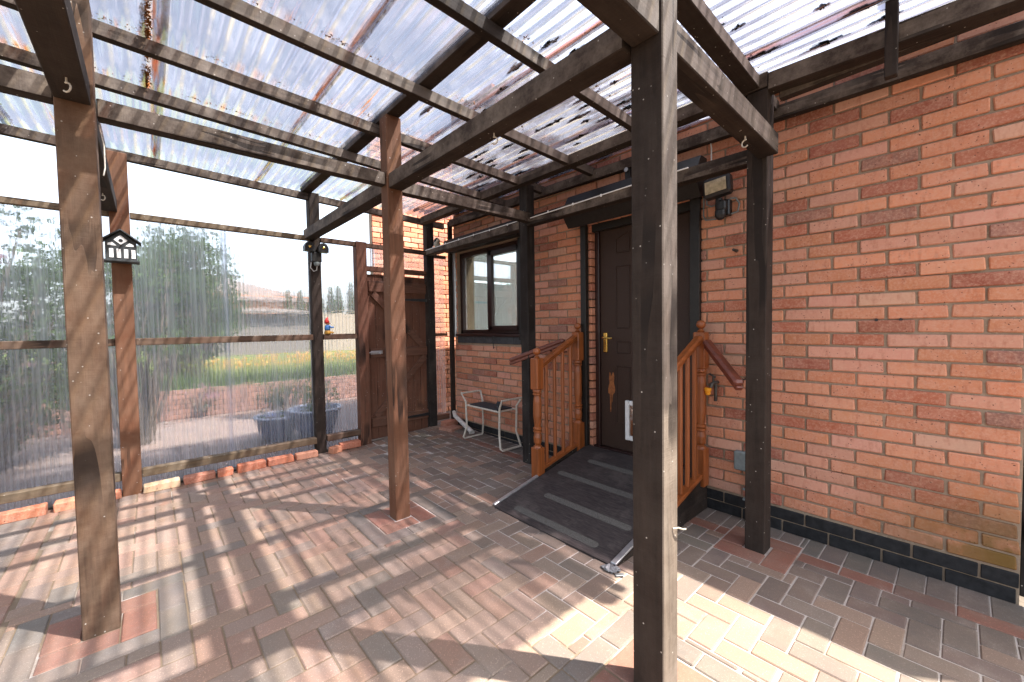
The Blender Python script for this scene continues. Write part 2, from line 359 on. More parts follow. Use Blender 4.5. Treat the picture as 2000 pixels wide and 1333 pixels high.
        me.update(); o = bpy.data.objects.new(name, me); COL.objects.link(o)
        if parent: o.parent = parent
        else: o.location = org
        for k, v in tags.items(): o[k] = v
        return o
def parent_world(p):
    r = Vector((0,0,0))
    while p is not None: r += p.location; p = p.parent
    return r
def thing(name, loc, label, cat, group=None):
    o = bpy.data.objects.new(name, None); o.location = loc; COL.objects.link(o); o.empty_display_size = .1
    o['label'] = label; o['category'] = cat
    if group: o['group'] = group
    return o
def tag(o, label, cat, group=None):
    o['label'] = label; o['category'] = cat
    if group: o['group'] = group
    return o
def floorz(x, y):
    return .022*max(0, -x-1.3)*min(1, max(0, (y+1.2)/1.2))

# ------------------------------------------------------------------ ground
def area_px(p, w, h):
    q = px(p)
    if q is None or not (-60 < q[0] < 2060 and -60 < q[1] < 1400): return 0
    return w*h*(FPX/q[2])**2
def jit(c, a=.12):
    k = 1+random.uniform(-a, a); return (c[0]*k*random.uniform(.95,1.05), c[1]*k, c[2]*k*random.uniform(.95,1.05), 1)
mb = MB(); mb.span((-60,-60,-.9), (60,60,-.06), 0); mb.build('ground', M['earth'], kind='structure')
# sand bed that shows in the joints
mb = MB(); N = 24
for i in range(N+1):
    for k in range(N+1):
        x = -4.62+6.2*i/N; y = -5+5.0*k/N; mb.v.append(Vector((x, y, floorz(x, y)-.0028)))
for i in range(N):
    for k in range(N): a = i*(N+1)+k; mb.face((a, a+N+1, a+N+2, a+1))
paving = mb.build('patio_paving', M['sand'], kind='structure')
PAL_H = [(.40,.26,.185),(.42,.285,.205),(.37,.25,.185),(.36,.265,.20),(.43,.31,.22),(.33,.255,.20),(.43,.245,.17),(.30,.245,.20),(.39,.205,.145)]
RED = (.33,.115,.075); GREY = (.165,.16,.145); ORG = (.36,.17,.105)
rects = []  # x0,y0,x1,y1,col
def sub(r, q):
    x0,y0,x1,y1,c = r; a,b,d,e = q
    if x1 <= a or x0 >= d or y1 <= b or y0 >= e: return [r]
    out = []
    if x0 < a: out.append((x0,y0,a,y1,c)); x0 = a
    if x1 > d: out.append((d,y0,x1,y1,c)); x1 = d
    if y0 < b: out.append((x0,y0,x1,b,c))
    if y1 > e: out.append((x0,e,x1,y1,c))
    return out
def pinwheel(cx, cy, hole, w, L, col):
    # four blocks round a square hole
    h = hole/2; return [(cx-h-w, cy-h-w, cx+h, cy-h, col), (cx+h, cy-h-w, cx+h+w, cy+h, col), (cx-h, cy+h, cx+h+w, cy+h+w, col), (cx-h-w, cy-h, cx-h, cy+h+w, col)]
cut = []; extra = []
for (cx, cy) in ((-2.603,-3.20), (-2.668,-1.703), (-.787,-.33), (-.73,-1.65)):
    R1 = pinwheel(cx, cy, .125, .125, 0, RED); extra += R1
    cut.append((cx-.19, cy-.19, cx+.19, cy+.19))
    if cy < -1:
        x0, y0, x1, y1 = cx-.19, cy-.19, cx+.19, cy+.19; q = .105
        for k in range(2):
            extra += [(x0-q+.245*k, y0-q, x0-q+.245*(k+1), y0, GREY), (x0+.245*k, y1, x0+.245*(k+1), y1+q, GREY),
                      (x0-q, y0+.245*k, x0, y0+.245*(k+1), GREY), (x1, y0-q+.245*k, x1+q, y0-q+.245*(k+1), GREY)]
        cut.append((x0-q, y0-q, x1+q, y1+q))
R = .105
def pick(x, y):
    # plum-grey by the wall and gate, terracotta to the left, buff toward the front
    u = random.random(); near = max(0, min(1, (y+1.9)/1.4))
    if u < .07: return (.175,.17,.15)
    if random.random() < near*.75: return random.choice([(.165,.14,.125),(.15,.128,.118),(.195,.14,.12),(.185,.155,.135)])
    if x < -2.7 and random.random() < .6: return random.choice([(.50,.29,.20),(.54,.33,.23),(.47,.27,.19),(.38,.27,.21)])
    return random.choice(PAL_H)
fx0, fx1, fy0, fy1 = -4.44, 1.5, -3.55, -.315
for a in range(-32, 30):
    for b in range(-22, 16):
        c = (a-b) % 4
        OX, OY = -1.392+.0, -1.642
        if c == 0: r = (OX+a*R, OY+b*R, OX+(a+2)*R, OY+(b+1)*R)
        elif c == 3: r = (OX+a*R, OY+b*R, OX+(a+1)*R, OY+(b+2)*R)
        else: continue
        x0, y0, x1, y1 = max(r[0],fx0), max(r[1],fy0), min(r[2],fx1), min(r[3],fy1)
        if x1-x0 < .02 or y1-y0 < .02: continue
        rects.append((x0,y0,x1,y1,pick(x0, y0)))
def border(x0, y0, x1, y1, n, axis, cols):
    for k in range(n):
        t0, t1 = k/n, (k+1)/n
        if axis == 'x': rects.append((x0+(x1-x0)*t0, y0, x0+(x1-x0)*t1, y1, random.choice(cols)))
        else: rects.append((x0, y0+(y1-y0)*t0, x1, y0+(y1-y0)*t1, random.choice(cols)))
border(-4.44,-.21,1.5,0,56,'x',[GREY,(.145,.145,.135),(.17,.16,.15)])
border(-4.44,-.315,1.5,-.21,28,'x',[RED,(.26,.11,.085),(.22,.10,.08)])
border(-4.62,-3.65,-4.44,0,34,'y',[ORG,(.30,.15,.10),(.18,.15,.14)])
border(-4.62,-3.65,1.5,-3.55,29,'x',[ORG,(.38,.2,.13)]); border(-4.62,-3.86,1.5,-3.65,58,'x',[(.17,.17,.16),(.15,.155,.15),(.19,.18,.165)])
border(-4.62,-4.4,1.5,-3.86,29,'x',PAL_H)
cutall = [(-2.28,-1.10,-1.27,0)]
fin = []
for r in rects:
    L = [r]
    for q in cut+cutall: L = [s for t in L for s in sub(t, q)]
    fin += [s for s in L if s[2]-s[0] > .018 and s[3]-s[1] > .018]
for r in extra:
    fin.append(r)
# efflorescence brick quirk: a sliced block set by the right post
fin = [(f, area_px(((f[0]+f[2])/2, (f[1]+f[3])/2, 0), f[2]-f[0], f[3]-f[1])) for f in fin]
fin.sort(key=lambda t: -t[1])
pav_cache = {}
rest = MB()
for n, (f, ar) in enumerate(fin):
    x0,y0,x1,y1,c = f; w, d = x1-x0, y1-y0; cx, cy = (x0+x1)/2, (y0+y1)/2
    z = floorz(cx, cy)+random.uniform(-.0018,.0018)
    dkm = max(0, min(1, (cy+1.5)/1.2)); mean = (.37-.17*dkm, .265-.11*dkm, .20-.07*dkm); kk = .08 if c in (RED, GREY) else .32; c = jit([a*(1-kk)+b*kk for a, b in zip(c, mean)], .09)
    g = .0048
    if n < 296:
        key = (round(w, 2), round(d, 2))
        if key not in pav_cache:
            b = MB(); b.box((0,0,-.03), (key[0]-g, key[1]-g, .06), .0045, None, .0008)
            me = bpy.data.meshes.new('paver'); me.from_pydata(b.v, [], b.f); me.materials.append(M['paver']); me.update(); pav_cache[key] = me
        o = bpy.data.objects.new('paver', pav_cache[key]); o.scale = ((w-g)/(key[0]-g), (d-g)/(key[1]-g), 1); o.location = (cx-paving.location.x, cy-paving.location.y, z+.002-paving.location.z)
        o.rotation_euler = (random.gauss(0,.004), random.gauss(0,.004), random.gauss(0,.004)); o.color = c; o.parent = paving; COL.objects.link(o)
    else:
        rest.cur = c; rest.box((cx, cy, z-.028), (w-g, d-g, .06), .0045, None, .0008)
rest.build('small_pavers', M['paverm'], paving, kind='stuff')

# ------------------------------------------------------------------ house
house = thing('brick_house', (-2.1,.15,0), 'orange brick house wall with door, window and black plinth', 'house')
DX0, DX1, DZ1 = -2.30, -1.27, 2.28
WX0, WX1, WZ0, WZ1 = -4.37, -3.17, 1.235, 2.30
PRO = [(.5,2.86),(-1.15,2.86),(-2.1,3.62),(-3.3,4.03),(-4.6,4.2)]
def ztop(x):
    for (a, za), (b, zb_) in zip(PRO, PRO[1:]):
        if b <= x <= a: return za+(zb_-za)*(a-x)/(a-b)
    return 4.2
def wallpoly(x0, x1, z0, z1a, z1b, y0=.012, y1=.26):
    mb = MB(); mb.prism([(x0,y0,z0),(x1,y0,z0),(x1,y0,z1b),(x0,y0,z1a)], (0,y1-y0,0)); return mb
core = MB()
def addp(x0,x1,z0,za,zb): 
    core.prism([(x0,.005,z0),(x1,.005,z0),(x1,.005,zb),(x0,.005,za)], (0,.26,0))
addp(-4.44, WX0, -.05, ztop(-4.44), ztop(WX0)); addp(WX0, WX1, -.05, WZ0, WZ0); addp(WX0, -3.3, WZ1, ztop(WX0), 4.03); addp(-3.3, WX1, WZ1, 4.03, ztop(WX1))
addp(WX1, DX0, -.05, ztop(WX1), ztop(DX0)); addp(DX0, -2.1, DZ1, ztop(DX0), 3.62); addp(-2.1, DX1, DZ1, 3.62, ztop(DX1)); addp(DX1, -1.15, -.05, ztop(DX1), 2.86); addp(-1.15, .213, -.05, 2.86, 2.86)
core.build('wall_core', M['mortar'], house)
BRICKS = [((.50,.20,.105),30),((.57,.24,.135),24),((.54,.26,.18),20),((.36,.115,.065),11),((.27,.085,.055),6),((.23,.11,.085),4),((.52,.29,.20),5)]
def bcol():
    r = random.uniform(0, 100)
    for c, w in BRICKS:
        r -= w
        if r < 0: return jit(c, .09)
    return jit(BRICKS[0][0], .09)
def cutseg(a, b, holes):
    segs = [(a, b)]
    for h0, h1 in holes:
        out = []
        for s0, s1 in segs:
            if s1 <= h0 or s0 >= h1: out.append((s0, s1)); continue
            if s0 < h0: out.append((s0, h0))
            if s1 > h1: out.append((h1, s1))
        segs = out
    return [s for s in segs if s[1]-s[0] > .025]
brk_cache = {}
def brick_mesh(key, var):
    k = (key, var)
    if k not in brk_cache:
        rr = random.Random(hash(k) & 0xffff); b = MB(); b.box((0,0,0), (key-.0125, .05, .0635), .005, None, .0034, rr)
        me = bpy.data.meshes.new('brick'); me.from_pydata(b.v, [], b.f); me.materials.append(M['brick']); me.update(); brk_cache[k] = me
    return brk_cache[k]
allb = []; MOD = .2375
for r in range(0, 62):
    z = .0765*r if r < 2 else .156+(r-2)*.0748
    zc = z+.0375
    ph = -.149+(MOD/2 if r % 2 == 0 else 0)
    holes = []
    if zc < DZ1: holes.append((DX0, DX1))
    if WZ0-.085 < zc < WZ1: holes.append((WX0, WX1))
    k0 = int((-4.6-ph)/MOD)-1
    for k in range(k0, k0+24):
        a, b = max(-4.44, ph+k*MOD), min(.216, ph+(k+1)*MOD)
        if b-a < .03 or zc+.03 > ztop((a+b)/2)+.03: continue
        for s0, s1 in cutseg(a, b, holes):
            allb.append((s0, s1, zc, r))
vis = [(b, area_px(((b[0]+b[1])/2, 0, b[2]), (b[1]-b[0])*abs(.55), .065) if b[3] >= 2 and b[2] < 2.72 else -1) for b in allb]
vis.sort(key=lambda t: -t[1])
rest = MB(); plin = 0
SPECIAL = {}
for n, ((s0, s1, zc, r), ar) in enumerate(vis):
    L = s1-s0; key = round(L, 2); yj = random.uniform(-.0025, .0025)
    if r < 2:
        b = MB(); b.box(((s0+s1)/2, .018+yj, zc-.003), (L-.010, .05, .068), .003, None, .001); b.build('plinth_brick', M['bluebrick'], house); continue
    c = bcol()
    if n < 296:
        o = bpy.data.objects.new('brick', brick_mesh(key, random.randrange(4))); o.parent = house; o.color = c
        o.scale = ((L-.0125)/(key-.0125), 1, 1); o.location = Vector(((s0+s1)/2, .018+yj, zc))-house.location
        o.rotation_euler = (0, random.gauss(0,.0035), random.gauss(0,.004)); COL.objects.link(o)
    else:
        rest.cur = c; rest.box(((s0+s1)/2, .018+yj, zc), (L-.0125, .05, .0635), .005, None, .0034)
rest.build('smaller_bricks', M['brickm'], house, kind='stuff')
# drilled vent holes
for x in (-.305, -.207): MB().lathe([(.008,-.0015),(.008,.004)], (x,-.0075,1.352), 12, 'Y').build('drilled_hole', M['black'], house)
# door
door = MB().span((-2.20,.085,.24), (-1.36,.13,2.27), .003).build('door', M['door'], house)
def panel(o, x0, x1, z0, z1, top=0.0):
    mb = MB(); y = .083; w = .012
    P = [(x0,z0),(x1,z0),(x1,z1+top),(x0,z1)]
    for i in range(4):
        a, b = P[i], P[(i+1) % 4]; mb.beam((a[0],y,a[1]), (b[0],y,b[1]), .008, w, .003, (0,-1,0))
    mb.build('panel_moulding', M['door'], o)
for x0 in (-2.03, -1.68):
    panel(door, x0, x0+.13, 1.98, 2.10, .05); panel(door, x0, x0+.13, 1.32, 1.86); panel(door, x0, x0+.13, 1.10, 1.20); panel(door, x0, x0+.13, .48, .98)
MB().span((-1.86,.078,1.30), (-1.74,.086,1.90), .002).build('door_light', M['glass'], door)
MB().span((-1.87,.080,1.28), (-1.86,.084,1.92), .001).build('light_trim', M['black'], door)
h = MB(); h.span((-2.165,.070,1.10), (-2.125,.085,1.28), .004); h.tube([(-2.145,.075,1.235),(-2.145,.035,1.235),(-2.13,.030,1.235),(-2.06,.030,1.228),(-2.045,.032,1.232)], .0085, 8)
h.build('handle', M['brass'], door)
h = MB(); pts = []
for k in range(26):
    a = 2*math.pi*k/26; rr = 1+.22*math.sin(k*5.1)+random.uniform(-.1,.1); pts.append((-2.085+.032*rr*math.cos(a), .0835, .80+.12*rr*math.sin(a)))
h.prism(pts, (0,-.0012,0)); h.prism([(-2.10,.0833,.56),(-2.092,.0833,.56),(-2.085,.0833,.72),(-2.105,.0833,.72)], (0,-.001,0))
M['wornorange'] = mat_plain('bare_orange_scuff', (.27,.095,.03), .8, 0, .35); h.build('scuffed_patch', M['wornorange'], door)
cf = MB()
cf.span((-1.935,.055,.345), (-1.895,.086,.69), .006); cf.span((-1.63,.055,.36), (-1.60,.086,.68), .006)
cf.span((-1.895,.055,.345), (-1.63,.086,.385), .006); cf.span((-1.895,.055,.65), (-1.63,.086,.69), .006)
cfo = cf.build('cat_flap', M['white'], house)
MB().span((-1.894,.066,.386), (-1.632,.070,.649), .002).build('flap', M['glass'], cfo)
fr = MB(); fr.span((-2.245,.06,.22), (-2.20,.16,2.29), .004); fr.span((-1.36,.06,.22), (-1.325,.16,2.29), .004); fr.span((-2.245,.06,2.25), (-1.325,.16,2.30), .004); fr.span((-2.25,.03,.16), (-1.32,.18,.24), .004)
fr.build('door_frame', M['frame'], house)
rb = MB()
for k in range(28):
    rb.cur = bcol(); rb.box((-2.262,.055,.2+k*.0748), (.035,.09,.064), .003, None, .001)
rb.build('reveal_bricks', M['brickm'], house, kind='stuff')
MB().span((-2.33,-.045,.02), (-2.272,.0,2.27), .004).build('shutter_guide', M['guide'], house)
MB().span((-1.325,-.045,.02), (-1.255,.012,2.27), .004).build('shutter_guide', M['guide'], house)
MB().span((-2.25,.02,2.19), (-1.325,.07,2.29), .004).build('shutter_lath', M['guide'], house)
bx = MB(); bx.prism([(-2.42,-.004,2.26),(-2.42,-.10,2.235),(-2.42,-.175,2.33),(-2.42,-.175,2.40),(-2.42,-.10,2.52),(-2.42,-.004,2.52)], (1.20,0,0)); bx.build('shutter_box', M['guide'], house)
dk = MB().span((-2.25,.27,.0), (-1.32,.30,2.4), 0).build('hall_backing', M['black'], house)
# window
wf = MB(); y0, y1 = .045, .10
for a, b in (((WX0,WZ0+.03),(WX0+.06,WZ1)),((WX1-.05,WZ0+.03),(WX1,WZ1)),((WX0,WZ1-.06),(WX1,WZ1)),((WX0,WZ0+.03),(WX1,WZ0+.08)),((-3.81,WZ0+.05),(-3.76,WZ1-.02))):
    wf.span((a[0],y0,a[1]), (b[0],y1,b[1]), .006)
win = wf.build('window', M['frame'], house)
sa = MB(); ys0, ys1 = .03, .075
for a, b in (((-3.765,WZ0+.07),(-3.705,WZ1-.05)),((-3.275,WZ0+.07),(-3.215,WZ1-.05)),((-3.765,WZ1-.11),(-3.215,WZ1-.05)),((-3.765,WZ0+.07),(-3.215,WZ0+.125))): sa.span((a[0],ys0,a[1]), (b[0],ys1,b[1]), .006)
sa.build('opening_sash', M['frame'], win)
MB().span((-3.71,.052,WZ0+.12), (-3.27,.056,WZ1-.10), 0).build('pane', M['glass'], win)
MB().span((WX0+.055,.066,WZ0+.075), (-3.805,.070,WZ1-.055), 0).build('pane', M['glass'], win)
MB().span((WX0-.01,-.035,WZ0), (WX1+.01,.10,WZ0+.03), .004).build('sill', M['frame'], win)
st = []
for k in range(10):
    w = (WX1-WX0)/10; MB().span((WX0+k*w+.002,-.012,WZ0-.085), (WX0+(k+1)*w-.002,.03,WZ0-.002), .003).build('sill_tile', M['slate'], house)
MB().span((-4.43,-.03,1.22), (-4.385,.0,2.33), .004).build('shutter_guide', M['silver'], house)
MB().span((-3.185,-.03,1.20), (-3.12,.0,2.30), .004).build('shutter_guide', M['guide'], house)
bx = MB(); bx.prism([(-4.46,-.002,2.31),(-4.46,-.11,2.31),(-4.46,-.16,2.36),(-4.46,-.13,2.46),(-4.46,-.002,2.50)], (1.36,0,0)); bx.build('shutter_box', M['guide'], house)
MB().span((-4.40,-.012,2.44), (-3.16,-.008,2.50), .001).build('shutter_trim', M['silver'], house)
# room behind the window, left open above and right to brighten it
rm = MB()
rm.span((-4.6,2.2,.8),(-2.9,2.22,2.7),0); rm.span((-4.62,.27,.8),(-4.6,2.2,2.7),0); rm.span((-2.9,.27,.8),(-2.88,2.2,1.1),0); rm.span((-4.6,.27,.8),(-2.9,2.2,.82),0)
rm.build('room_lining', M['wallpaint'], house)
sh = MB(); [sh.span((-3.9,1.9,z),(-2.95,2.19,z+.02),.002) for z in (1.25,1.55,1.85)]; sh.build('room_shelves', M['white'], house)
MB().span((-4.2,1.6,.82),(-3.95,2.19,2.3),.004).build('room_cupboard', M['greyplastic'], house)
MB().tube([(-3.60,-.038,1.25),(-3.60,-.045,1.20),(-3.60,-.042,1.12),(-3.585,-.055,1.10),(-3.57,-.05,1.115)], .004, 6).build('stay_hook', M['black'], house)
# roof slope of the house behind the gable, set back so light enters the room
MB().prism([(-4.44,2.4,4.05),(-3.3,2.4,3.95),(-2.1,2.4,3.55),(-1.15,2.4,2.82),(.2,2.4,2.82),(.2,2.4,2.70),(-4.44,2.4,2.70)], (0,5,0)).build('house_body', M['mortar'], house)

# wing behind the gate
wing = thing('brick_wing', (-7.2,.6,0), 'sunlit orange brick wing seen above and beside the gate', 'house wing')
MB().span((-5.60,-.633,-.05), (-5.515,2.5,4.22), 0).build('wing_core', M['mortar'], wing)
wl = []
for r in range(0, 56):
    zc = .04+r*.0748; ph = -.637+(MOD/2 if r % 2 else 0)-MOD
    for k in range(0, 9):
        a, b = max(-.637, ph+k*MOD), min(1.1, ph+(k+1)*MOD)
        if b-a > .03: wl.append((a, b, zc))
wl = [(b, area_px((-5.5, (b[0]+b[1])/2, b[2]), b[1]-b[0], .065)*(1 if 1.95 < b[2] < 2.75 or b[0] > -.35 else .2)) for b in wl]
wl.sort(key=lambda t: -t[1]); rest = MB()
for n, ((a, b, zc), ar) in enumerate(wl):
    L = b-a; key = round(L, 2); c = bcol()
    if n < 280:
        o = bpy.data.objects.new('brick', brick_mesh(key, random.randrange(4))); o.parent = wing; o.color = c
        o.scale = ((L-.0125)/(key-.0125), 1, 1); o.location = Vector((-5.515,(a+b)/2,zc))-wing.location; o.rotation_euler = (0,0,math.pi/2); COL.objects.link(o)
    else:
        rest.cur = c; rest.box((-5.515,(a+b)/2,zc), (.05,L-.011,.064), .0035, None, .001)
rest.build('smaller_bricks', M['brickm'], wing, kind='stuff')

# ------------------------------------------------------------------ timber canopy
can = thing('timber_canopy', (-2.2,-1.8,0), 'dark stained timber lean-to canopy roofed with clear corrugated sheets', 'canopy')
def post(x0, x1, y0, y1, z1, mats, label=None, z0=-.03):
    mb = MB(); mb.box(((x0+x1)/2, (y0+y1)/2, (z0+z1)/2), (x1-x0, y1-y0, z1-z0), .004)
    if isinstance(mats, list): # +X face weathered, with some sunlight put into its colour
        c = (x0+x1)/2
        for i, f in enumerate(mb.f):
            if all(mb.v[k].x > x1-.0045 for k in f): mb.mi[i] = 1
    o = mb.build('post', mats, can)
    if label: o['label'] = label
    return o
post(-2.665,-2.545,-3.26,-3.14,2.80, M['brownZ'], 'scuffed brown post striped with sunlight')
post(-2.72,-2.615,-1.757,-1.648,2.80, M['redZ'], 'red-brown post in the middle of the patio')
post(-.79,-.67,-1.705,-1.60,2.80, [M['darkZ'], M['greyZ']], 'near dark post with one bleached bare face, toned as if sunlit')
post(-.84,-.735,-.387,-.27,2.66, M['darkZ'], 'dark post beside the wall handrail')
post(-2.83,-2.725,-.33,-.23,2.68, M['blackZ'], 'black post right of the window')
post(-4.665,-4.56,-3.20,-3.08,2.80, M['redZ'], 'red-brown cracked post carrying the birdhouse')
post(-4.72,-4.615,-1.695,-1.59,2.80, M['darkZ'], 'dark screen post carrying the twin lamp')
post(-4.68,-4.585,-.31,-.205,2.76, M['blackZ'], 'black post the gate hangs from')
post(-4.49,-4.445,-.06,-.006,2.72, M['darkZ'], 'thin wall post at the corner of the house')
post(-4.68,-4.56,-4.75,-4.64,2.85, M['darkZ']); post(-.74,-.63,-3.28,-3.17,2.8, M['darkZ']); post(-.2,-.1,-4.95,-4.85,2.85, M['darkZ'])
def wood2(name, p, q, w, h, m1, m2, test, bev=.004):
    mb = MB(); mb.beam(p, q, w, h, bev)
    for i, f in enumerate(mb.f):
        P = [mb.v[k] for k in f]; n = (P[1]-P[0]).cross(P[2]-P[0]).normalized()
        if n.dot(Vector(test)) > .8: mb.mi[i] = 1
    return mb.build(name, [m1, m2], can)
# lower beams along the wall direction
def xb(name, x0, x1, y, z0, w, h, side='dustyX', z1=None): return wood2(name, (x0,y,z0+h/2), (x1,y,(z1 if z1 is not None else z0)+h/2), w, h, M['darkX'], M[side], (0,-1,0))
def yb(name, x, y0, y1, z0, w, h, side='greyY', z1=None): return wood2(name, (x,y0,z0+h/2), (x,y1,(z1 if z1 is not None else z0)+h/2), w, h, M['darkY'], M[side], (1,0,0))  # paler +X side: weathering, with sunlight put into the colour
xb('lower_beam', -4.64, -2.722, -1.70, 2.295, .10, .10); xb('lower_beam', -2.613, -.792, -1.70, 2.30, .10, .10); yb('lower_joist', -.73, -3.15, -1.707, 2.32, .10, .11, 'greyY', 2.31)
xb('lower_beam', -4.585, -2.832, -.28, 2.275, .10, .075); xb('lower_beam', -2.723, -.842, -.30, 2.285, .08, .085)
xb('lower_beam', -4.56, -2.667, -3.20, 2.315, .10, .10); xb('lower_beam', -2.543, -.792, -3.205, 2.33, .11, .10); 
yb('lower_joist', -2.67, -3.138, -1.76, 2.325, .07, .085, 'dustyY'); yb('lower_joist', -2.70, -1.646, -.332, 2.31, .07, .085, 'dustyY')
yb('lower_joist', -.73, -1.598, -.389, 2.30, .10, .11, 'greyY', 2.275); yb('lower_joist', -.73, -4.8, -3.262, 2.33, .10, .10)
yb('lower_joist', -2.6, -4.8, -3.262, 2.33, .07, .09, 'dustyY')
# upper beams
xb('upper_beam', -4.72, .27, -3.25, 2.80, .09, .10); xb('upper_beam', -4.72, .27, -1.70, 2.802, .09, .085)
xb('upper_beam', -4.60, -.735, -.345, 2.665, .085, .085); xb('upper_beam', -.735, .27, -.345, 2.645, .085, .095, 'dustyX', 2.607)
xb('wall_plate', -4.45, .27, -.035, 2.652, .05, .085, 'dustyX', 2.592)
xb('upper_beam', -4.72, .27, -4.7, 2.85, .09, .10)
wood2('slanted_board', (-.70,-.29,2.635), (.27,-.232,2.677), .05, .06, M['darkX'], M['dustyX'], (0,-1,0))
zb = lambda y: 2.715+.02*(-y)
for x, nm in ((-4.65,1),(-3.36,0),(-2.80,0),(-2.19,0),(-1.52,0),(-.82,0)):
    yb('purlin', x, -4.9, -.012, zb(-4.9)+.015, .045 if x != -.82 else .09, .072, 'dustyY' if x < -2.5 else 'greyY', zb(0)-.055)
MB().span((-.25,-.432,2.47), (-.205,-.390,2.865), .003).build('hanger', M['darkZ'], can)
# roof sheets
A = .009; PER = .076
def zs(y): return 2.713+.022*(-y)+.072
edges = [.0, -.49, -1.30, -2.13, -2.90, -3.70, -4.50, -4.96]
for i in range(len(edges)-1):
    ya, ye = edges[i]+(.03 if i else 0), edges[i+1]-.03
    mb = MB(); n = int((ya-ye)/PER*8); xs = [-4.75, -2.6, .0+.25]
    for k in range(n+1):
        y = ya+(ye-ya)*k/n
        for x in xs: mb.v.append(Vector((x, y, zs(y)+A+.0025*(i % 2)+A*math.sin(2*math.pi*y/PER))))
    for k in range(n):
        for c in range(2): a = k*3+c; mb.face((a, a+3, a+4, a+1))
    mb.build('roof_sheet', M['roof'], can, smooth=True)
# litter along the sheet laps and above purlins, moss clumps
def flakes(mb, c, n, sx, sy, s):
    for _ in range(n):
        p = Vector(c)+Vector((random.gauss(0,sx), random.gauss(0,sy), random.uniform(0,.006))); R_ = Matrix.Rotation(random.uniform(0,6.3), 3, 'Z') @ Matrix.Rotation(random.uniform(-1,1), 3, 'X')
        q = [R_ @ Vector(v)*s*random.uniform(.5,1.4) for v in ((-1,-.5,0),(1,-.4,0),(.8,.5,.2),(-.7,.6,0))]; mb.poly([p+v for v in q])
lit = MB()
for e in edges[1:7]:
    for seg in range(34):
        x = random.uniform(-4.6,.2)
        flakes(lit, (x, e+.012, zs(e)+2*A+.004), 30, .06, .007, .007)
for x in (-3.36,-2.80,-2.19,-1.52,-.82):
    for seg in range(40): 
        y = random.uniform(-4.2,-.1); flakes(lit, (x+.0, y, zs(y)+.012), 7, .012, .03, .006)
for k in range(60):
    x = random.uniform(-3.6,-2.0); flakes(lit, (x, -2.955+random.gauss(0,.004), zs(-2.95)+.012), 26, .03, .010, .006)
lit.build('leaf_litter', M['litter'], can, kind='stuff')
mo = MB()
for _ in range(120):
    y = -abs(random.gauss(0,.75)); x = random.triangular(-4.5,.2,-2.8)
    if y < -1.9: continue
    yy = round(y/PER)*PER+PER*.75; L = random.uniform(.02,.095)*(1.4 if y > -.5 else 1)
    c = Vector((x, yy, zs(yy)+A+.004))
    for k in range(7):
        t = (k-3)/3; mo.box(c+Vector((t*L, random.uniform(-.004,.004), 0)), (L*.5, .030*(1-.6*abs(t)), .018*(1-.5*abs(t))), .004, Matrix.Rotation(random.uniform(-.6,.6), 3, 'X'), .003)
mo.build('moss_clumps', M['moss'], can, kind='stuff')
# hooks under the beams
def hook(p, dirx, name='hook'):
    p = Vector(p); d = Vector(dirx); pts = [p, p-Vector((0,0,.02))]
    for k in range(8):
        a = -math.pi*.1+math.pi*1.35*k/7; pts.append(p+Vector((0,0,-.036))+d*(.017*math.sin(a))+Vector((0,0,.018*math.cos(a))))
    MB().tube(pts, .0035, 6).build(name, M['cream'], can)
hook((-2.32,-3.2,2.33), (.7,.7,0)); hook((-1.55,-1.70,2.30), (.7,.7,0)); hook((-.73,-.75,2.28), (-1,.2,0)); hook((-1.33,-.345,2.36), (.6,-.6,0)); hook((-4.0,-3.2,2.32), (.7,.7,0))
# cable clipped along the beam
cab = thing('white_cable', (-3,-.3,2.3), 'thin white cable clipped along the black beam above the window', 'cable')
MB().tube([(-4.58,-.335,2.335),(-3.6,-.324,2.352),(-2.86,-.322,2.36),(-2.70,-.345,2.345),(-2.2,-.345,2.352),(-1.7,-.345,2.362),(-1.2,-.345,2.366)], .0045, 6).build('cable', M['white'], cab)
for k in range(12): x = -4.4+k*.28; MB().box((x,-.33 if x < -2.8 else -.347,2.352+.003*(x+3)), (.012,.012,.02), .002).build('cable_clip', M['white'], cab)

# ------------------------------------------------------------------ side screen
scr = thing('side_screen', (-4.62,-2.8,0), 'clear rippled sheet screen between the patio and the garden', 'screen')
def rail(y0, y1, z0, z1, m, xx=(-4.645,-4.595)): MB().span((xx[0],y0,z0), (xx[1],y1,z1), .004).build('rail', m, scr)
for y0, y1 in ((-4.63,-3.202), (-3.078,-1.697), (-1.588,-1.222)):
    left = y0 < -4
    rail(y0, y1, .125, .19, M['mossY'] if left or y0 < -3 else M['railY'], (-4.66,-4.58)); rail(y0, y1, 1.235, 1.295, M['railY'])
    rail(y0, y1, 2.285, 2.335, M['mossY'] if left or y0 < -3 else M['railY'])
MB().span((-4.645,-1.10,2.285), (-4.595,-.312,2.335), .004).build('rail', M['railY'], scr)
MB().span((-4.645,-1.10,2.015), (-4.60,-.312,2.075), .004).build('rail', M['gateY'], scr)
MB().span((-4.645,-.204,1.235), (-4.60,-.012,1.275), .003).build('rail', M['gateY'], scr); MB().span((-4.645,-.204,.12), (-4.59,-.012,.19), .003).build('rail', M['gateY'], scr)
MB().span((-4.645,-.204,2.26), (-4.60,-.012,2.30), .003).build('rail', M['gateY'], scr)
MB().span((-4.68,-1.222,0), (-4.575,-1.102,2.34), .004).build('gate_post', M['gateZ'], scr)
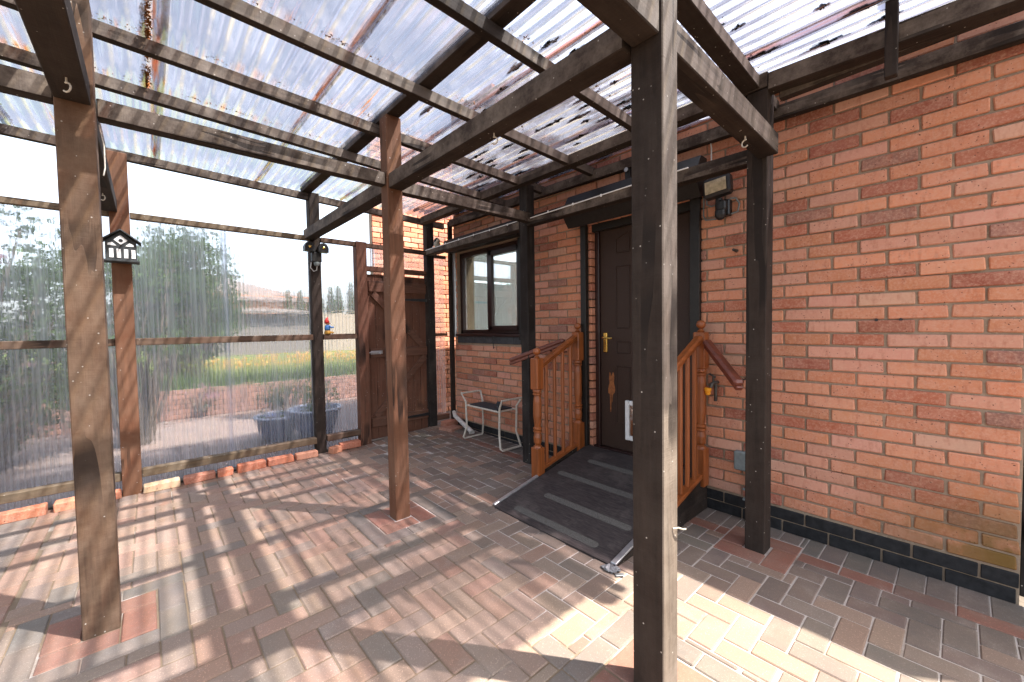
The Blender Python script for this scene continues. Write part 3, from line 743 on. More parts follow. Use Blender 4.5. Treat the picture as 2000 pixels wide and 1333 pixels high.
def sheet(y0, y1, z0, z1, x=-4.668):
    mb = MB(); n = int((y1-y0)/.0055); P = .033; Z = 6
    for k in range(n+1):
        y = y0+(y1-y0)*k/n
        for j in range(Z+1): mb.v.append(Vector((x+.0032*math.sin(2*math.pi*y/P), y, z0+(z1-z0)*j/Z)))
    for k in range(n):
        for j in range(Z): a = k*(Z+1)+j; mb.face((a, a+Z+1, a+Z+2, a+1))
    mb.build('clear_sheet', M['screen'], scr, smooth=True)
sheet(-4.65,-3.9,.03,2.31); sheet(-3.93,-3.15,.03,2.31,-4.674); sheet(-3.14,-2.42,.03,2.31); sheet(-2.46,-1.64,.03,2.31,-4.674); sheet(-1.66,-1.16,.03,2.31,-4.73)
sheet(-1.12,-.27,2.03,2.31); sheet(-.24,-.02,.1,2.28,-4.66)

# ------------------------------------------------------------------ gate
gate = thing('wooden_gate', (-4.63,-.7,0), 'dark brown ledged and braced board gate with black strap hinges', 'gate')
GY0, GY1 = -1.085, -.318; nb = 8
for k in range(nb):
    w = (GY1-GY0)/nb; MB().span((-4.655,GY0+k*w+.0015,.035), (-4.637,GY0+(k+1)*w-.0015,1.985), .0035).build('board', M['gateZ'], gate)
for z in (.18, 1.0, 1.78): MB().span((-4.636,GY0+.01,z), (-4.610,GY1-.005,z+(.11 if z < 1.7 else .13)), .004).build('ledge', M['gateY'], gate)
for a, b in (((GY0+.06,.30),(GY1-.03,.98)), ((GY0+.06,1.76),(GY1-.06,1.12))): MB().beam((-4.624,a[0],a[1]), (-4.624,b[0],b[1]), .024, .075, .003, (1,0,0) if 0 else (0,0,1)).build('brace', M['gateY'], gate)
for z in (.23, 1.70): MB().prism([(-4.607,GY1,z+.02),(-4.607,GY1,z-.02),(-4.607,GY1-.42,z-.008),(-4.607,GY1-.42,z+.008)], (.006,0,0)).build('strap_hinge', M['black'], gate)
bo = MB(); bo.span((-4.610,-1.075,1.045), (-4.600,-.93,1.085), .002); bo.tube([(-4.592,-1.13,1.066),(-4.592,-.95,1.066)], .007, 8); bo.tube([(-4.592,-.97,1.066),(-4.575,-.97,1.045)], .006, 6)
bo.build('bolt', M['silver'], gate)

# ------------------------------------------------------------------ ramp and balustrades
rz = lambda y: .205*(y+1.13)+.014
rp = thing('access_ramp', (-1.8,-.6,0), 'black matted ramp with grey grip strips up to the door', 'ramp')
MB().prism([(-2.29,-1.135,-.02),(-2.29,-.012,-.02),(-2.29,-.012,rz(-.012)),(-2.29,-1.135,rz(-1.135))], (1.03,0,0)).build('deck', M['ramp'], rp)
for (x0, x1, y) in ((-2.15,-1.42,-1.055),(-2.07,-1.34,-.82),(-2.20,-1.34,-.52),(-2.10,-1.34,-.25)):
    mb = MB(); r_ = .026; pts = []
    for k in range(9): a = math.pi/2+math.pi*k/8; pts.append((x0+r_+r_*math.cos(a), y+r_*math.sin(a)))
    for k in range(9): a = -math.pi/2+math.pi*k/8; pts.append((x1-r_+r_*math.cos(a), y+r_*math.sin(a)))
    mb.prism([(a, b, rz(b)+.0022) for a, b in pts], (0,0,-.002)); mb.build('grip_strip', M['strip'], rp)
MB().beam((-2.305,-1.13,.020), (-2.305,-.66,.115), .028, .012, .002).build('edge_trim', M['silver'], rp)
MB().beam((-1.262,-1.13,.022), (-1.262,-.62,.125), .034, .012, .002).build('edge_trim', M['silver'], rp)
MB().prism([(-1.262,-1.10,.0),(-1.262,-.01,.0),(-1.262,-.01,.22),(-1.262,-1.10,.012)], (.014,0,0)).build('side_board', M['darkY'], rp)
tp = MB()
for _ in range(16): tp.box((-1.245+random.gauss(0,.022), -1.165+random.gauss(0,.016), .014+random.uniform(-.006,.006)), (.05,.03,.004), .001, Matrix.Rotation(random.uniform(0,6), 3, 'Z') @ Matrix.Rotation(random.uniform(-.6,.6), 3, 'X'))
tp.build('tape_patch', M['tape'], rp)
def newel(x, y, z0, par, ztip):
    s = .041; H = ztip-z0; t0 = z0+.26*H if H > .9 else z0+.2
    mb = MB(); a = z0+.25; b = ztip-.345
    mb.box((x,y,(z0-.02+a)/2), (2*s,2*s,a-z0+.02), .004)
    mb.lathe([(.040,a-.002),(.034,a+.012),(.022,a+.022),(.032,a+.040),(.036,a+.085),(.028,a+.122),(.037,a+.130),(.037,a+.142),(.027,a+.147),(.037,a+.154),(.037,a+.166),(.026,a+.174),(.036,a+.26),(.035,b-.10),(.026,b-.052),(.037,b-.044),(.037,b-.032),(.027,b-.027),(.037,b-.021),(.037,b-.010),(.034,b+.002)], (x,y,0), 20)
    mb.box((x,y,(b+ztip-.085)/2), (2*s,2*s,ztip-.085-b), .007)
    mb.lathe([(.020,ztip-.088),(.026,ztip-.078),(.014,ztip-.068),(.014,ztip-.062)]+[(.031*math.sin(math.pi*k/10)+.0005, ztip-.031-.031*math.cos(math.pi*k/10)) for k in range(1, 11)], (x,y,0), 20)
    return mb.build('newel_post', M['mahogZ'], par, smooth=False)
def balustrade(x, name, label, yf=-.62, yd=-.085):
    t = thing(name, (x,(yf+yd)/2,0), label, 'balustrade')
    newel(x, yf, rz(yf)-.03, t, 1.168); newel(x, yd, rz(yd)-.02, t, 1.372)
    slope = (1.372-1.168)/(yd-yf); hz = lambda y: 1.02+ (y-yf)*.43
    hr = MB(); hr.beam((x,yf+.03,hz(yf)+.0), (x,yd-.03,hz(yd)), .058, .038, .012); hr.beam((x,yf+.03,hz(yf)-.026), (x,yd-.03,hz(yd)-.026), .036, .02, .004); hr.build('handrail', M['mahogY'], t)
    MB().beam((x,yf+.03,rz(yf)+.035), (x,yd-.03,rz(yd)+.035), .058, .03, .005).build('base_rail', M['mahogY'], t)
    for k in range(4):
        y = yf+(yd-yf)*(k+1)/5; z0, z1 = rz(y)+.045, hz(y)-.03
        mb = MB(); mb.box((x,y,(z0+z1)/2), (.030,.030,z1-z0), .008); mb.build('baluster', M['mahogZ'], t)
    MB().span((x-.02,yf-.03,-.01), (x+.02,yd+.03,.0), 0.001)
    mb = MB(); mb.prism([(x-.015,yf-.03,.0),(x-.015,-.012,.0),(x-.015,-.012,rz(0)+.02),(x-.015,yf-.03,rz(yf)+.02)], (.03,0,0)); mb.build('stringer', M['darkY'], t)
    return t
balustrade(-2.335, 'balustrade', 'orange varnished balustrade with ball-topped newels left of the ramp')
balustrade(-1.225, 'balustrade', 'orange varnished balustrade right of the ramp, half hidden by the near post')
def wall_rail(p, q, label):
    t = thing('wall_handrail', Vector(p), label, 'handrail', 'handrails fixed to the brick wall')
    mb = MB(); mb.beam(p, q, .062, .042, .014); mb.beam(Vector(p)-Vector((0,0,.03)), Vector(q)-Vector((0,0,.03)), .04, .03, .005); mb.build('rail', M['rail_red'], t)
    for f in (.25, .75):
        c = Vector(p).lerp(Vector(q), f); MB().tube([c-Vector((0,0,.04)), c+Vector((0,.05,-.07)), Vector((c.x,.0,c.z-.07))], .007, 8).build('bracket', M['black'], t)
wall_rail((-1.165,-.14,1.225), (-.865,-.405,.985), 'short red-brown handrail sloping down the wall above the outside tap')
wall_rail((-2.94,-.375,1.015), (-2.40,-.20,1.215), 'dark red handrail sloping up the wall left of the door')

# ------------------------------------------------------------------ things on the wall
fl = thing('floodlight', (-1.11,-.1,2.1), 'dark floodlight with motion sensor on the wall right of the door', 'floodlight')
Rf = Matrix.Rotation(math.radians(-8), 3, 'X') @ Matrix.Rotation(math.radians(-6), 3, 'Y')
MB().box((-1.10,-.125,2.262), (.175,.075,.135), .014, Rf).build('lamp_housing', M['black'], fl)
MB().box((-1.10,-.166,2.262), (.135,.004,.088), .002, Rf).build('lamp_glass', M['lens'], fl)
mb = MB(); mb.tube([(-1.10,-.10,2.19),(-1.10,-.10,2.155)], .022, 12); mb.lathe([(.03,2.10),(.037,2.12),(.037,2.165),(.028,2.175)], (-1.09,-.09,0), 16); mb.span((-1.13,-.06,2.08),(-1.05,-.0,2.19),.008); mb.build('arm', M['black'], fl)
mb = MB(); mb.lathe([(.012,2.045),(.026,2.055),(.034,2.075),(.034,2.105),(.03,2.112)], (-1.09,-.105,0), 16); mb.build('motion_sensor', M['black'], fl)
MB().tube([(-1.13,-.06,2.165),(-1.18,-.02,2.17),(-1.215,-.015,2.19),(-1.22,-.015,2.30),(-1.235,-.014,2.36)], .005, 6).build('cable', M['greyplastic'], fl)
MB().tube([(-1.05,-.05,2.19),(-1.02,-.03,2.19),(-1.0,-.02,2.15),(-1.01,-.02,2.10),(-1.05,-.03,2.09)], .006, 6).build('cable', M['greyplastic'], fl)
cd = thing('conduit', (-1.19,-.02,2.3), 'thin white conduit running up the wall above the floodlight', 'conduit')
MB().tube([(-1.185,-.014,2.33),(-1.185,-.014,2.58),(-1.19,-.02,2.64)], .005, 6).build('conduit_pipe', M['white'], cd)
ow = MB().tube([(-1.235,-.012,2.27),(-1.24,-.012,2.12),(-1.225,-.012,2.085),(-1.10,-.012,2.075)], .0055, 6).build('outdoor_wire', M['greyplastic']); tag(ow, 'dark wire looping from the shutter box to under the floodlight', 'wire')
tap = thing('outside_tap', (-1.17,-.06,.9), 'tarnished outside tap with an orange hose connector', 'tap')
mb = MB(); mb.tube([(-1.14,-.01,.93),(-1.14,-.06,.93),(-1.15,-.085,.925),(-1.155,-.09,.90)], .013, 10); mb.tube([(-1.14,-.045,.80),(-1.14,-.045,.93)], .011, 10); mb.tube([(-1.15,-.06,.935),(-1.15,-.06,.975)], .008, 8); mb.box((-1.155,-.06,.98), (.05,.014,.012), .003, Matrix.Rotation(.5,3,'Y')); mb.build('tap_body', M['tapmetal'], tap)
MB().lathe([(.013,.845),(.018,.853),(.018,.862),(.014,.866),(.022,.872),(.023,.892),(.015,.897)], (-1.175,-.09,0), 16).build('hose_connector', M['yellow'], tap)
jb = thing('junction_box', (-.96,-.03,.4), 'grey junction box with black downpipe conduit low on the wall', 'junction box')
MB().span((-1.02,-.052,.345), (-.90,-.009,.475), .008).build('box_cover', M['greyplastic'], jb)
mb = MB(); mb.tube([(-.925,-.035,.345),(-.925,-.035,.09),(-.93,-.035,.02)], .014, 10); mb.tube([(-.925,-.035,.315),(-.925,-.035,.345)], .02, 10); mb.build('conduit_pipe', M['black'], jb)
for z in (.15,.22): MB().box((-.94,-.03,z), (.05,.03,.014), .003).build('pipe_clip', M['greyplastic'], jb)
mb = MB(); mb.tube([(-1.02,-.008,1.838),(-1.025,-.055,1.842)], [.012,.009], 8); tag(mb.build('wall_bolt', M['tapmetal']), 'short rusty pipe stub sticking out of the bricks', 'pipe stub')
sn = thing('door_sensor', (-1.83,-.03,2.6), 'small black sensor with silver dome above the door', 'sensor')
MB().span((-1.86,-.05,2.53), (-1.81,-.008,2.64), .006).build('sensor_body', M['black'], sn); MB().lathe([(.018,-.002),(.015,.010),(.004,.014)], (-1.835,-.065,2.61), 14, 'Y').build('sensor_dome', M['silver'], sn)

# garden kneeler
kn = thing('garden_kneeler', (-3.6,-.25,0), 'cream tube-framed garden kneeler with dark pad under the window', 'kneeler seat')
fzk = .05
def leg(x, s):
    pts = [(x-.05*s,-.10,.60),(x+.01*s,-.12,.50),(x+.02*s,-.12,.20),(x-.02*s,-.10,.055),(x-.03*s,-.105,.035),(x-.03*s,-.36,.035),(x-.02*s,-.38,.055),(x+.02*s,-.36,.20),(x+.01*s,-.36,.50),(x-.05*s,-.38,.60)]
    pts = [(a+.12, b+.05, c*.93) for a, b, c in pts]; pts.append(pts[0])
    P = [Vector((a, b, c+fzk*.5)) for a, b, c in pts]
    MB().tube(P, .0115, 8, False).build('side_frame', M['cream'], kn)
leg(-3.92, 1); leg(-3.30, -1)
mb = MB(); 
for y in (-.075,-.305): mb.tube([(-3.78,y,.452),(-3.20,y,.452)], .010, 8)
for x in (-3.76,-3.22): mb.tube([(x,-.075,.452),(x,-.305,.452)], .010, 8)
mb.build('seat_frame', M['cream'], kn); MB().span((-3.74,-.295,.457), (-3.24,-.085,.472), .006).build('seat_pad', M['seatpad'], kn)
gl = MB()
for k in range(5): gl.box((-3.25+random.gauss(0,.015), -.28+random.gauss(0,.015), .487+.014*k), (.06,.035,.02), .006, Matrix.Rotation(random.uniform(0,3), 3, 'Z') @ Matrix.Rotation(random.uniform(-.5,.5), 3, 'X'))
tag(gl.build('grey_cloth', M['seatpad']), 'crumpled grey cloth lying on the kneeler seat', 'cloth')

# pipe and loose bricks in the corner by the gate
tag(MB().tube([(-4.43,-.05,.24),(-4.36,-.08,.20),(-3.97,-.12,.085),(-3.93,-.13,.065)], [.022,.027,.027,.036], 12).build('drain_pipe', M['pipe']), 'scuffed white waste pipe sloping down beside the plinth', 'pipe')
def loose(x, y, z, d, col, rot, label, grp='loose bricks edging the patio'):
    mb = MB(); mb.cur = jit(col, .05); mb.box((0,0,d[2]/2), d, .006, None, .004); mb.v = [Matrix.Rotation(rot, 3, 'Z') @ v + Vector((x,y,z)) for v in mb.v]
    return tag(mb.build('loose_brick', M['brickm']), label, 'brick', grp)
OB = (.42,.14,.07); CB = (.52,.40,.25)
loose(-4.42,-.13,.075, (.10,.215,.065), (.30,.12,.08), .1, 'dark red brick laid along the foot of the narrow sheet by the gate', 'loose bricks in the gate corner')
loose(-4.31,-.18,.02, (.22,.215,.065), (.27,.15,.11), .25, 'broad brown block in front of the white waste pipe', 'loose bricks in the gate corner')
ex = -4.555
loose(ex,-3.72,0,(.09,.225,.07), OB, .06, 'long orange brick at the far left end of the screen edging')
loose(ex-.01,-3.46,0,(.09,.225,.07), (.50,.20,.11), .04, 'sunlit pale-orange brick just behind the striped post')
loose(ex-.01,-3.255,0,(.085,.10,.065), (.48,.16,.08), 0, 'short orange brick left of the birdhouse post')
loose(ex,-2.955,0,(.09,.235,.065), CB, -.02, 'long cream brick right of the birdhouse post')
loose(ex-.01,-2.70,0,(.09,.225,.065), (.33,.12,.075), .02, 'brown-red brick beside the cream one')
loose(ex-.01,-2.51,0,(.09,.12,.065), (.42,.12,.06), .0, 'short deep-red half brick in the screen edging')
loose(ex-.015,-2.30,0,(.09,.23,.075), (.36,.10,.05), .03, 'large red brick past the half brick')
loose(ex-.015,-2.05,0,(.09,.225,.07), OB, .0, 'orange-red brick second from the lamp post')
loose(ex-.01,-1.81,0,(.09,.205,.065), (.50,.24,.14), -.03, 'pale peach brick touching the lamp post')
loose(ex+.02,-1.53,0,(.09,.11,.07), (.50,.20,.10), .35, 'tilted orange stub right of the lamp post')
loose(ex-.02,-1.355,.012,(.09,.22,.07), (.42,.13,.07), -.05, 'long orange-red brick ending at the gate post')
# birdhouse
bh = thing('birdhouse', (-4.53,-3.13,1.9), 'black and white half-timbered birdhouse on a red-brown post', 'birdhouse')
bx0, bx1, by0, by1 = -4.56, -4.45, -3.225, -3.045
mb = MB(); mb.prism([(bx0,by0,1.92),(bx0,by1,1.92),(bx0,by1,2.06),(bx0,(by0+by1)/2,2.145),(bx0,by0,2.06)], (bx1-bx0,0,0)); mb.build('body', M['cardb'], bh)
MB().span((bx0-.01,by0-.015,1.905), (bx1+.02,by1+.015,1.92), .002).build('base', M['cardb'], bh)
yc = (by0+by1)/2
for k in range(4): y = by0+.022+k*.042; MB().span((bx1+.0005,y,1.935), (bx1+.003,y+.024,2.005), .0008).build('white_panel', M['cardw'], bh)
MB().prism([(bx1+.0035,yc,2.04),(bx1+.0035,yc+.04,2.075),(bx1+.0035,yc,2.115),(bx1+.0035,yc-.04,2.075)], (-.003,0,0)).build('gable_panel', M['cardw'], bh)
for s in (-1,1): MB().prism([(bx1+.003,yc+s*.025,2.03),(bx1+.003,yc+s*.075,2.03),(bx1+.003,yc+s*.075,2.045),(bx1+.003,yc+s*.05,2.055)], (-.0028,0,0)).build('gable_panel', M['cardw'], bh)
MB().lathe([(.013,0),(.013,.003)], (bx1+.003,yc,2.072), 14, 'X').build('entrance_hole', M['black'], bh)
MB().tube([(bx1,yc,2.035),(bx1+.03,yc,2.035)], .004, 6).build('perch', M['bark'], bh)
for s in (-1,1): MB().beam((bx0+.06,yc,2.156), (bx0+.06,yc+s*.118,2.062), .15, .010, .002, (0,0,1)).build('roof_board', M['cardb'], bh)
# twin lamp on post
tl = thing('twin_security_light', (-4.6,-1.64,2.1), 'twin black spot lamps above a dark sensor box on the screen post', 'security light')
for y in (-1.72,-1.585):
    mb = MB(); mb.prism([(-4.60,y-.05,2.165),(-4.60,y+.05,2.165),(-4.60,y+.05,2.215),(-4.60,y+.03,2.252),(-4.60,y,2.262),(-4.60,y-.03,2.252),(-4.60,y-.05,2.215)], (.075,0,0)); mb.build('lamp_head', M['black'], tl)
    MB().lathe([(.016,0),(.014,.006),(.004,.010)], (-4.525,y,2.21), 14, 'X').build('bulb', M['brass'], tl)
MB().span((-4.612,-1.695,2.06), (-4.55,-1.60,2.16), .006).build('sensor_box', M['guide'], tl)
MB().lathe([(.004,2.015),(.024,2.025),(.03,2.045),(.03,2.06)], (-4.575,-1.645,0), 14).build('sensor_eye', M['greyplastic'], tl)
MB().tube([(-4.61,-1.69,2.06),(-4.60,-1.70,2.0),(-4.60,-1.67,1.965),(-4.60,-1.64,1.98),(-4.60,-1.635,2.03)], .0045, 6).build('cable', M['white'], tl)
# gnome on rail (generic)
gn = thing('garden_figurine', (-4.6,-1.55,1.295), 'small figurine with red pointed cap, blue coat and mustard legs on the screen rail', 'figurine')
gx, gy, gz = -4.615, -1.545, 1.295
mb = MB(); mb.lathe([(.030,0),(.036,.008),(.030,.03),(.022,.045)], (gx,gy,gz), 14); mb.tube([(gx+.005,gy+.01,gz+.02),(gx+.015,gy+.05,gz+.015),(gx+.015,gy+.055,gz+.012)], .011, 8); mb.build('legs', M['yelp'], gn, smooth=True)
mb = MB(); mb.lathe([(.026,.04),(.030,.06),(.026,.085),(.016,.10)], (gx,gy,gz), 14); mb.tube([(gx+.02,gy+.01,gz+.09),(gx+.03,gy+.035,gz+.07),(gx+.02,gy+.055,gz+.075)], .009, 8); mb.build('coat', M['bluep'], gn, smooth=True)
mb = MB(); mb.lathe([(.004,.098),(.018,.105),(.022,.12),(.018,.135),(.006,.142)], (gx,gy+.003,gz), 14); mb.tube([(gx,gy+.02,gz+.118),(gx,gy+.032,gz+.116)], [.006,.004], 6); mb.build('head', M['skin'], gn, smooth=True)
mb = MB(); mb.tube([(gx,gy-.004,gz+.118),(gx,gy-.006,gz+.142),(gx,gy-.004,gz+.165),(gx,gy+.008,gz+.185)], [.026,.025,.014,.003], 12); mb.build('cap', M['redp'], gn, smooth=True)
# ornament on the window shelf
orn = thing('shelf_ornament', (-4.44,-.2,2.37), 'round cream and grey squirrel ornament perched on the beam by the corner', 'ornament')
ox, oy, oz = -4.40, -.27, 2.35
mb = MB(); mb.lathe([(.004,0),(.03,.005),(.042,.03),(.038,.06),(.02,.08),(.004,.085)], (ox,oy,oz), 14); mb.lathe([(.004,.055),(.02,.06),(.024,.08),(.012,.10),(.003,.105)], (ox+.045,oy-.01,oz), 12); mb.tube([(ox+.05,oy-.02,oz+.1),(ox+.053,oy-.02,oz+.118)], [.007,.003], 6); mb.build('body', M['ornament'], orn, smooth=True)
mb = MB(); mb.tube([(ox-.03,oy,oz+.01),(ox-.06,oy,oz+.05),(ox-.045,oy,oz+.10),(ox-.01,oy,oz+.115),(ox+.01,oy,oz+.10)], [.012,.016,.018,.014,.006], 10); mb.build('tail', M['slate'], orn, smooth=True)
# loose string on the near post
tag(MB().tube([(-.668,-1.64,.62),(-.655,-1.625,.622),(-.650,-1.605,.612),(-.648,-1.585,.606)], .003, 6).build('bent_nail', M['ornament']), 'pale bent twist of wire stuck on the near post', 'wire')
tag(MB().tube([(-2.66,-3.134,2.30),(-2.655,-3.12,2.2),(-2.64,-3.12,2.10),(-2.62,-3.125,2.06)], .0025, 5).build('hanging_string', M['cream']), 'thin cream string hanging from the beam behind the striped post', 'string')
# black side gate past the wall end
sg = thing('side_gate', (.7,.06,0), 'black timber side gate just past the end of the brick wall', 'gate')
for k in range(8): MB().span((.2145+k*.12,.03,.03), (.332+k*.12,.05,2.45), .003).build('board', M['blackZ'], sg)
for z in (.3,1.5): MB().span((.225,.0,z), (1.18,.029,z+.1), .003).build('ledge', M['blackZ'], sg)

# ------------------------------------------------------------------ garden
mb = MB(); mb.cur = None
mb = MB()
for i in range(38):
    for k in range(52):
        if (i*7+k) % 1: continue
        x = -7.95+i*.085; y = -7.5+k*.215+(.107 if i % 2 else 0)
        if x > -4.7 or y > 2.5: continue
        mb.cur = jit(random.choice([(.16,.125,.125),(.15,.13,.135),(.18,.135,.125),(.14,.125,.13)]), .12); mb.box((x,y,-.028), (.078,.207,.055), .004)
path = MB().span((-8.0,-7.6,-.06), (-4.70,3,-.004), 0).build('garden_path', M['earth'], kind='structure'); mb.build('path_pavers', M['paverm'], path, kind='stuff')
MB().span((-30,-16,-.05), (-8.12,14,.43), 0).build('lawn', M['lawnbase'], kind='structure')
rw = thing('retaining_wall', (-8.05,-2.5,0), 'low brown brick retaining wall holding up the lawn', 'wall')
MB().span((-8.12,-9,-.04), (-8.02,5,.44), 0).build('wall_core', M['earth'], rw)
cand = []
for r in range(6):
    for k in range(62): y = -9+.1+k*.2375-(.118 if r % 2 else 0); cand.append((y, r))
cand.sort(key=lambda q: abs(q[0]+2.2)); rest = MB()
for n, (y, r) in enumerate(cand):
    c = jit(random.choice([(.06,.047,.045),(.052,.042,.042),(.07,.052,.047)]), .1)  # tints darkened, shade on this wall put into the brick colour
    if n < 150:
        o = bpy.data.objects.new('brick', brick_mesh(.24, random.randrange(4))); o.parent = rw; o.color = c; o.location = Vector((-8.01,y,.04+r*.075))-rw.location; o.rotation_euler = (0,0,math.pi/2); COL.objects.link(o)
    else: rest.cur = c; rest.box((-8.01,y,.04+r*.075), (.05,.226,.064), .003)
rest.build('far_bricks', M['brickm'], rw, kind='stuff')
def blades(name, reg, n, h, mat, z=.43, w=.012):
    mb = MB()
    for _ in range(n):
        x = random.uniform(reg[0],reg[2]); y = random.uniform(reg[1],reg[3]); a = random.uniform(0,3.14); hh = h*random.uniform(.5,1.3); l = random.uniform(-.4,.4)*hh
        d = Vector((math.cos(a),math.sin(a),0))*w; mb.poly([Vector((x,y,z))-d, Vector((x,y,z))+d, Vector((x+l*math.sin(a),y+l*math.cos(a),z+hh))])
    return mb.build(name, mat, kind='stuff')
blades('grass', (-15,-7,-8.1,5), 22000, .10, M['grass'], .43, .014)
blades('grass_tufts', (-8.6,-6,-8.08,3), 3500, .26, M['leaf1'], .43, .012)
def cloud(mb, c, rad, n, s, mi=0):
    for _ in range(n):
        u = random.random()**.45; a = random.uniform(0,6.283); z = random.uniform(-1,1); q = math.sqrt(1-z*z)
        p = Vector((c[0]+rad[0]*u*q*math.cos(a), c[1]+rad[1]*u*q*math.sin(a), c[2]+rad[2]*u*z))
        d = Vector((random.gauss(0,1),random.gauss(0,1),random.gauss(0,1))).normalized(); e = d.orthogonal().normalized(); k = s*random.uniform(.6,1.5)
        mb.poly([p-d*k, p+e*k*.5, p+d*k, p-e*k*.5]); mb.mi[-1] = mi
def plant(name, label, cat, base, blobs, leaf, dens, size, flower=None, fdens=0, group=None, trunk=None):
    t = thing(name, base, label, cat, group)
    mb = MB(); fb = MB()
    for (c, r) in blobs:
        C_ = Vector(base)+Vector(c); cloud(mb, C_, r, int(dens*r[0]*r[1]*r[2]**.5*10), size)
        if flower:
            for _ in range(int(fdens*r[0]*r[1]*10)):
                a = random.uniform(0,6.28); z = random.uniform(-.5,1); q = math.sqrt(1-z*z); p = C_+Vector((r[0]*q*math.cos(a), r[1]*q*math.sin(a), r[2]*z)); cloud(fb, p, (.05,.05,.05), 9, .028)
    mb.build('foliage', leaf, t)
    if flower: fb.build('flowers', flower, t)
    st = MB()
    for (c, r) in blobs:
        b0 = Vector(base)+Vector((c[0]*.25, c[1]*.25, 0)); tip = Vector(base)+Vector(c); mid = b0.lerp(tip, .5)+Vector((random.uniform(-.1,.1), random.uniform(-.1,.1), 0)); th = (trunk or .03)
        st.tube([b0, mid, tip], [th, th*.7, th*.3], 7)
    st.build('stems', M['bark'], t)
    return t
def rb(n, sx, sy, z0, z1, r0, r1):
    return [((random.uniform(-sx,sx), random.uniform(-sy,sy), random.uniform(z0,z1)), (random.uniform(r0,r1),)*2+(random.uniform(r0,r1)*.8,)) for _ in range(n)]
plant('flowering_shrub', 'tall leafy shrub with pink flowers behind the left bay of the screen', 'shrub', (-6.2,-4.35,0), rb(44,.55,.85,.6,2.35,.28,.46), M['leaf1'], 230, .036, M['pink'], .7)
plant('shrub', 'dense low green bush at the foot of the left bay outside the screen', 'shrub', (-6.6,-4.7,0), rb(20,.4,.9,.15,1.05,.22,.4), M['leaf1'], 190, .036)
plant('flowering_shrub', 'loose rose bush with pale pink blooms behind the birdhouse post', 'shrub', (-6.6,-3.15,0), rb(26,.42,.5,1.05,2.32,.24,.38), M['leaf1'], 210, .034, M['pink'], .7)
plant('leafy_tree', 'dark green tree standing left of the shed roofline', 'tree', (-9.4,-2.6,.4), rb(34,.75,.62,.5,2.4,.34,.55), M['leaf1'], 190, .05, None, 0, None, .07)
plant('shrub', 'mid-green bush at the lawn edge below the mid rail', 'shrub', (-8.6,-3.3,.42), rb(12,.3,.7,.15,.75,.22,.34), M['leaf1'], 200, .035)
plant('shrub', 'bright yellow-green bush on the lawn behind the wall', 'shrub', (-9.2,-2.55,.42), rb(7,.3,.45,.15,.42,.2,.3), M['leaf2'], 160, .035)
plant('trailing_plant', 'purple flowering plant spilling over the retaining wall', 'plant', (-7.9,-2.45,.1), rb(6,.1,.22,.15,.42,.10,.16), M['leaf3'], 260, .024, M['pink'], 16)
plant('shrub', 'small dark bush at the right end of the retaining wall', 'shrub', (-7.9,-1.2,.0), rb(7,.2,.4,.2,.6,.15,.25), M['leaf1'], 200, .03)
fb = MB()
for _ in range(230): p = Vector((random.uniform(-12.4,-11.2), random.uniform(-2.2,3.2), .43+random.uniform(.05,.28))); cloud(fb, p, (.06,.06,.05), 7, .035)
fo = fb.build('orange_flowers', M['orange'], kind='stuff')
def potplant(cx, cy, r, h, label, leaf, n):
    t = thing('potted_plant', (cx,cy,0), label, 'plant pot', 'blue pots outside the screen')
    MB().lathe([(r*.5,0),(r*.62,.02),(r*.85,h*.5),(r*.96,h*.9),(r*1.04,h*.93),(r*1.04,h),(r*.92,h),(r*.88,h*.86)], (cx,cy,0), 28).build('pot', M['pot'], t, smooth=True)
    MB().tube([(cx+r*1.03*math.cos(a*math.pi/12), cy+r*1.03*math.sin(a*math.pi/12), h+.004) for a in range(25)], .011, 6, False).build('rim', M['rim'], t, smooth=True)
    MB().lathe([(r*.88,h*.84),(r*.88,h*.87)], (cx,cy,0), 20).build('soil', M['soil'], t)
    mb = MB(); [cloud(mb, (cx+random.gauss(0,r*.35), cy+random.gauss(0,r*.35), h+random.uniform(.0,.28)), (.06,.06,.09), 22, .02) for _ in range(n)]; mb.build('foliage', leaf, t)
potplant(-5.42,-1.47,.29,.36, 'large blue glazed pot with a leafy plant behind the lamp post', M['leaf2'], 34)
potplant(-5.60,-1.86,.24,.30, 'smaller blue glazed pot left of the large one', M['leaf1'], 14)
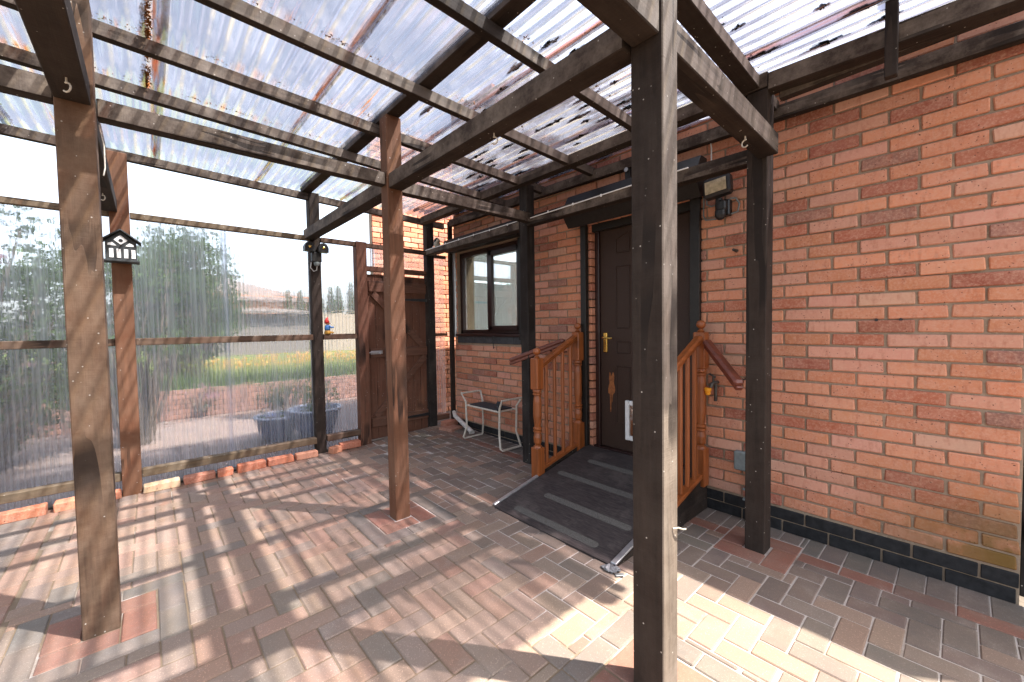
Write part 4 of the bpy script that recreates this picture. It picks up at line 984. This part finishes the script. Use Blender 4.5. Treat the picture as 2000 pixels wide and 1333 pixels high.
# shed
shd = thing('garden_shed', (-19,.5,.43), 'silvered timber shed with a strip window across the lawn', 'shed')
for k in range(11): MB().span((-18.05,-1.3,.43+k*.14), (-18.0,1.95,.565+k*.14), .006).build('board', M['shedwood'], shd)
MB().span((-20.5,-1.28,.43), (-18.06,1.93,2.0), 0).build('shed_body', M['shedwood'], shd)
for k in range(5): MB().span((-18.0,-.1+k*.3,1.52), (-17.97,.14+k*.3,1.80), .004).build('window', M['slate'], shd)
MB().prism([(-17.75,-1.45,2.0),(-17.75,2.1,2.0),(-20.8,2.1,2.25),(-20.8,-1.45,2.25)], (0,0,.07)).build('roof', M['shedwood'], shd)
fn = thing('board_fence', (-20,5,.4), 'pale vertical board fence right of the shed', 'fence')
for k in range(52): MB().span((-18.03,2.12+k*.15,.43), (-18.0,2.255+k*.15,2.02+random.uniform(-.02,.02)), .004).build('board', M['fencewood'], fn)
for z in (.7,1.7): MB().span((-18.08,2.1,z), (-18.035,9.9,z+.08), .004).build('rail', M['fencewood'], fn)
for k in range(14):
    y = 1.8+k*.46+random.uniform(-.08,.08); h = random.uniform(2.2,2.9)
    t = thing('conifer', (-20.5,y,.4), 'narrow green conifer in the hedge row behind the board fence', 'conifer', 'conifers behind the fence')
    mb = MB(); [cloud(mb, (-20.5+random.gauss(0,.05), y, .6+h*f/9), (.46*(1.1-f/10),)*2+(.25,), 170, .07) for f in range(10)]; mb.build('foliage', M['leaf1'], t)
    MB().tube([(-20.5,y,.35),(-20.5,y,h)], [.07,.03], 7).build('trunk', M['bark'], t)
hb = thing('far_house', (-27,0,.4), 'distant bungalow with orange brickwork and a long brown tiled roof', 'house')
MB().span((-32,-2.6,.4), (-26,4.4,3.3), 0).build('wall', M['render'], hb)
for k in range(7): MB().prism([(-25.7-k*.35,-3.0,3.0+k*.26),(-25.7-k*.35,4.8-k*.9,3.0+k*.26),(-26.05-k*.35,4.8-(k+1)*.9,3.26+k*.26),(-26.05-k*.35,-3.0,3.26+k*.26)], (0,0,-.05)).build('roof_course', M['tiles'], hb)
# garden fence closing the garden on the near side
f2 = thing('board_fence', (-9,-8,0), 'tall boarded fence closing the garden beyond the left edge', 'fence')
for k in range(70): MB().span((-20+k*.2,-8.03,0), (-19.81+k*.2,-8.0,1.85), .004).build('board', M['fencewood'], f2)
print('objects', len(bpy.data.objects))
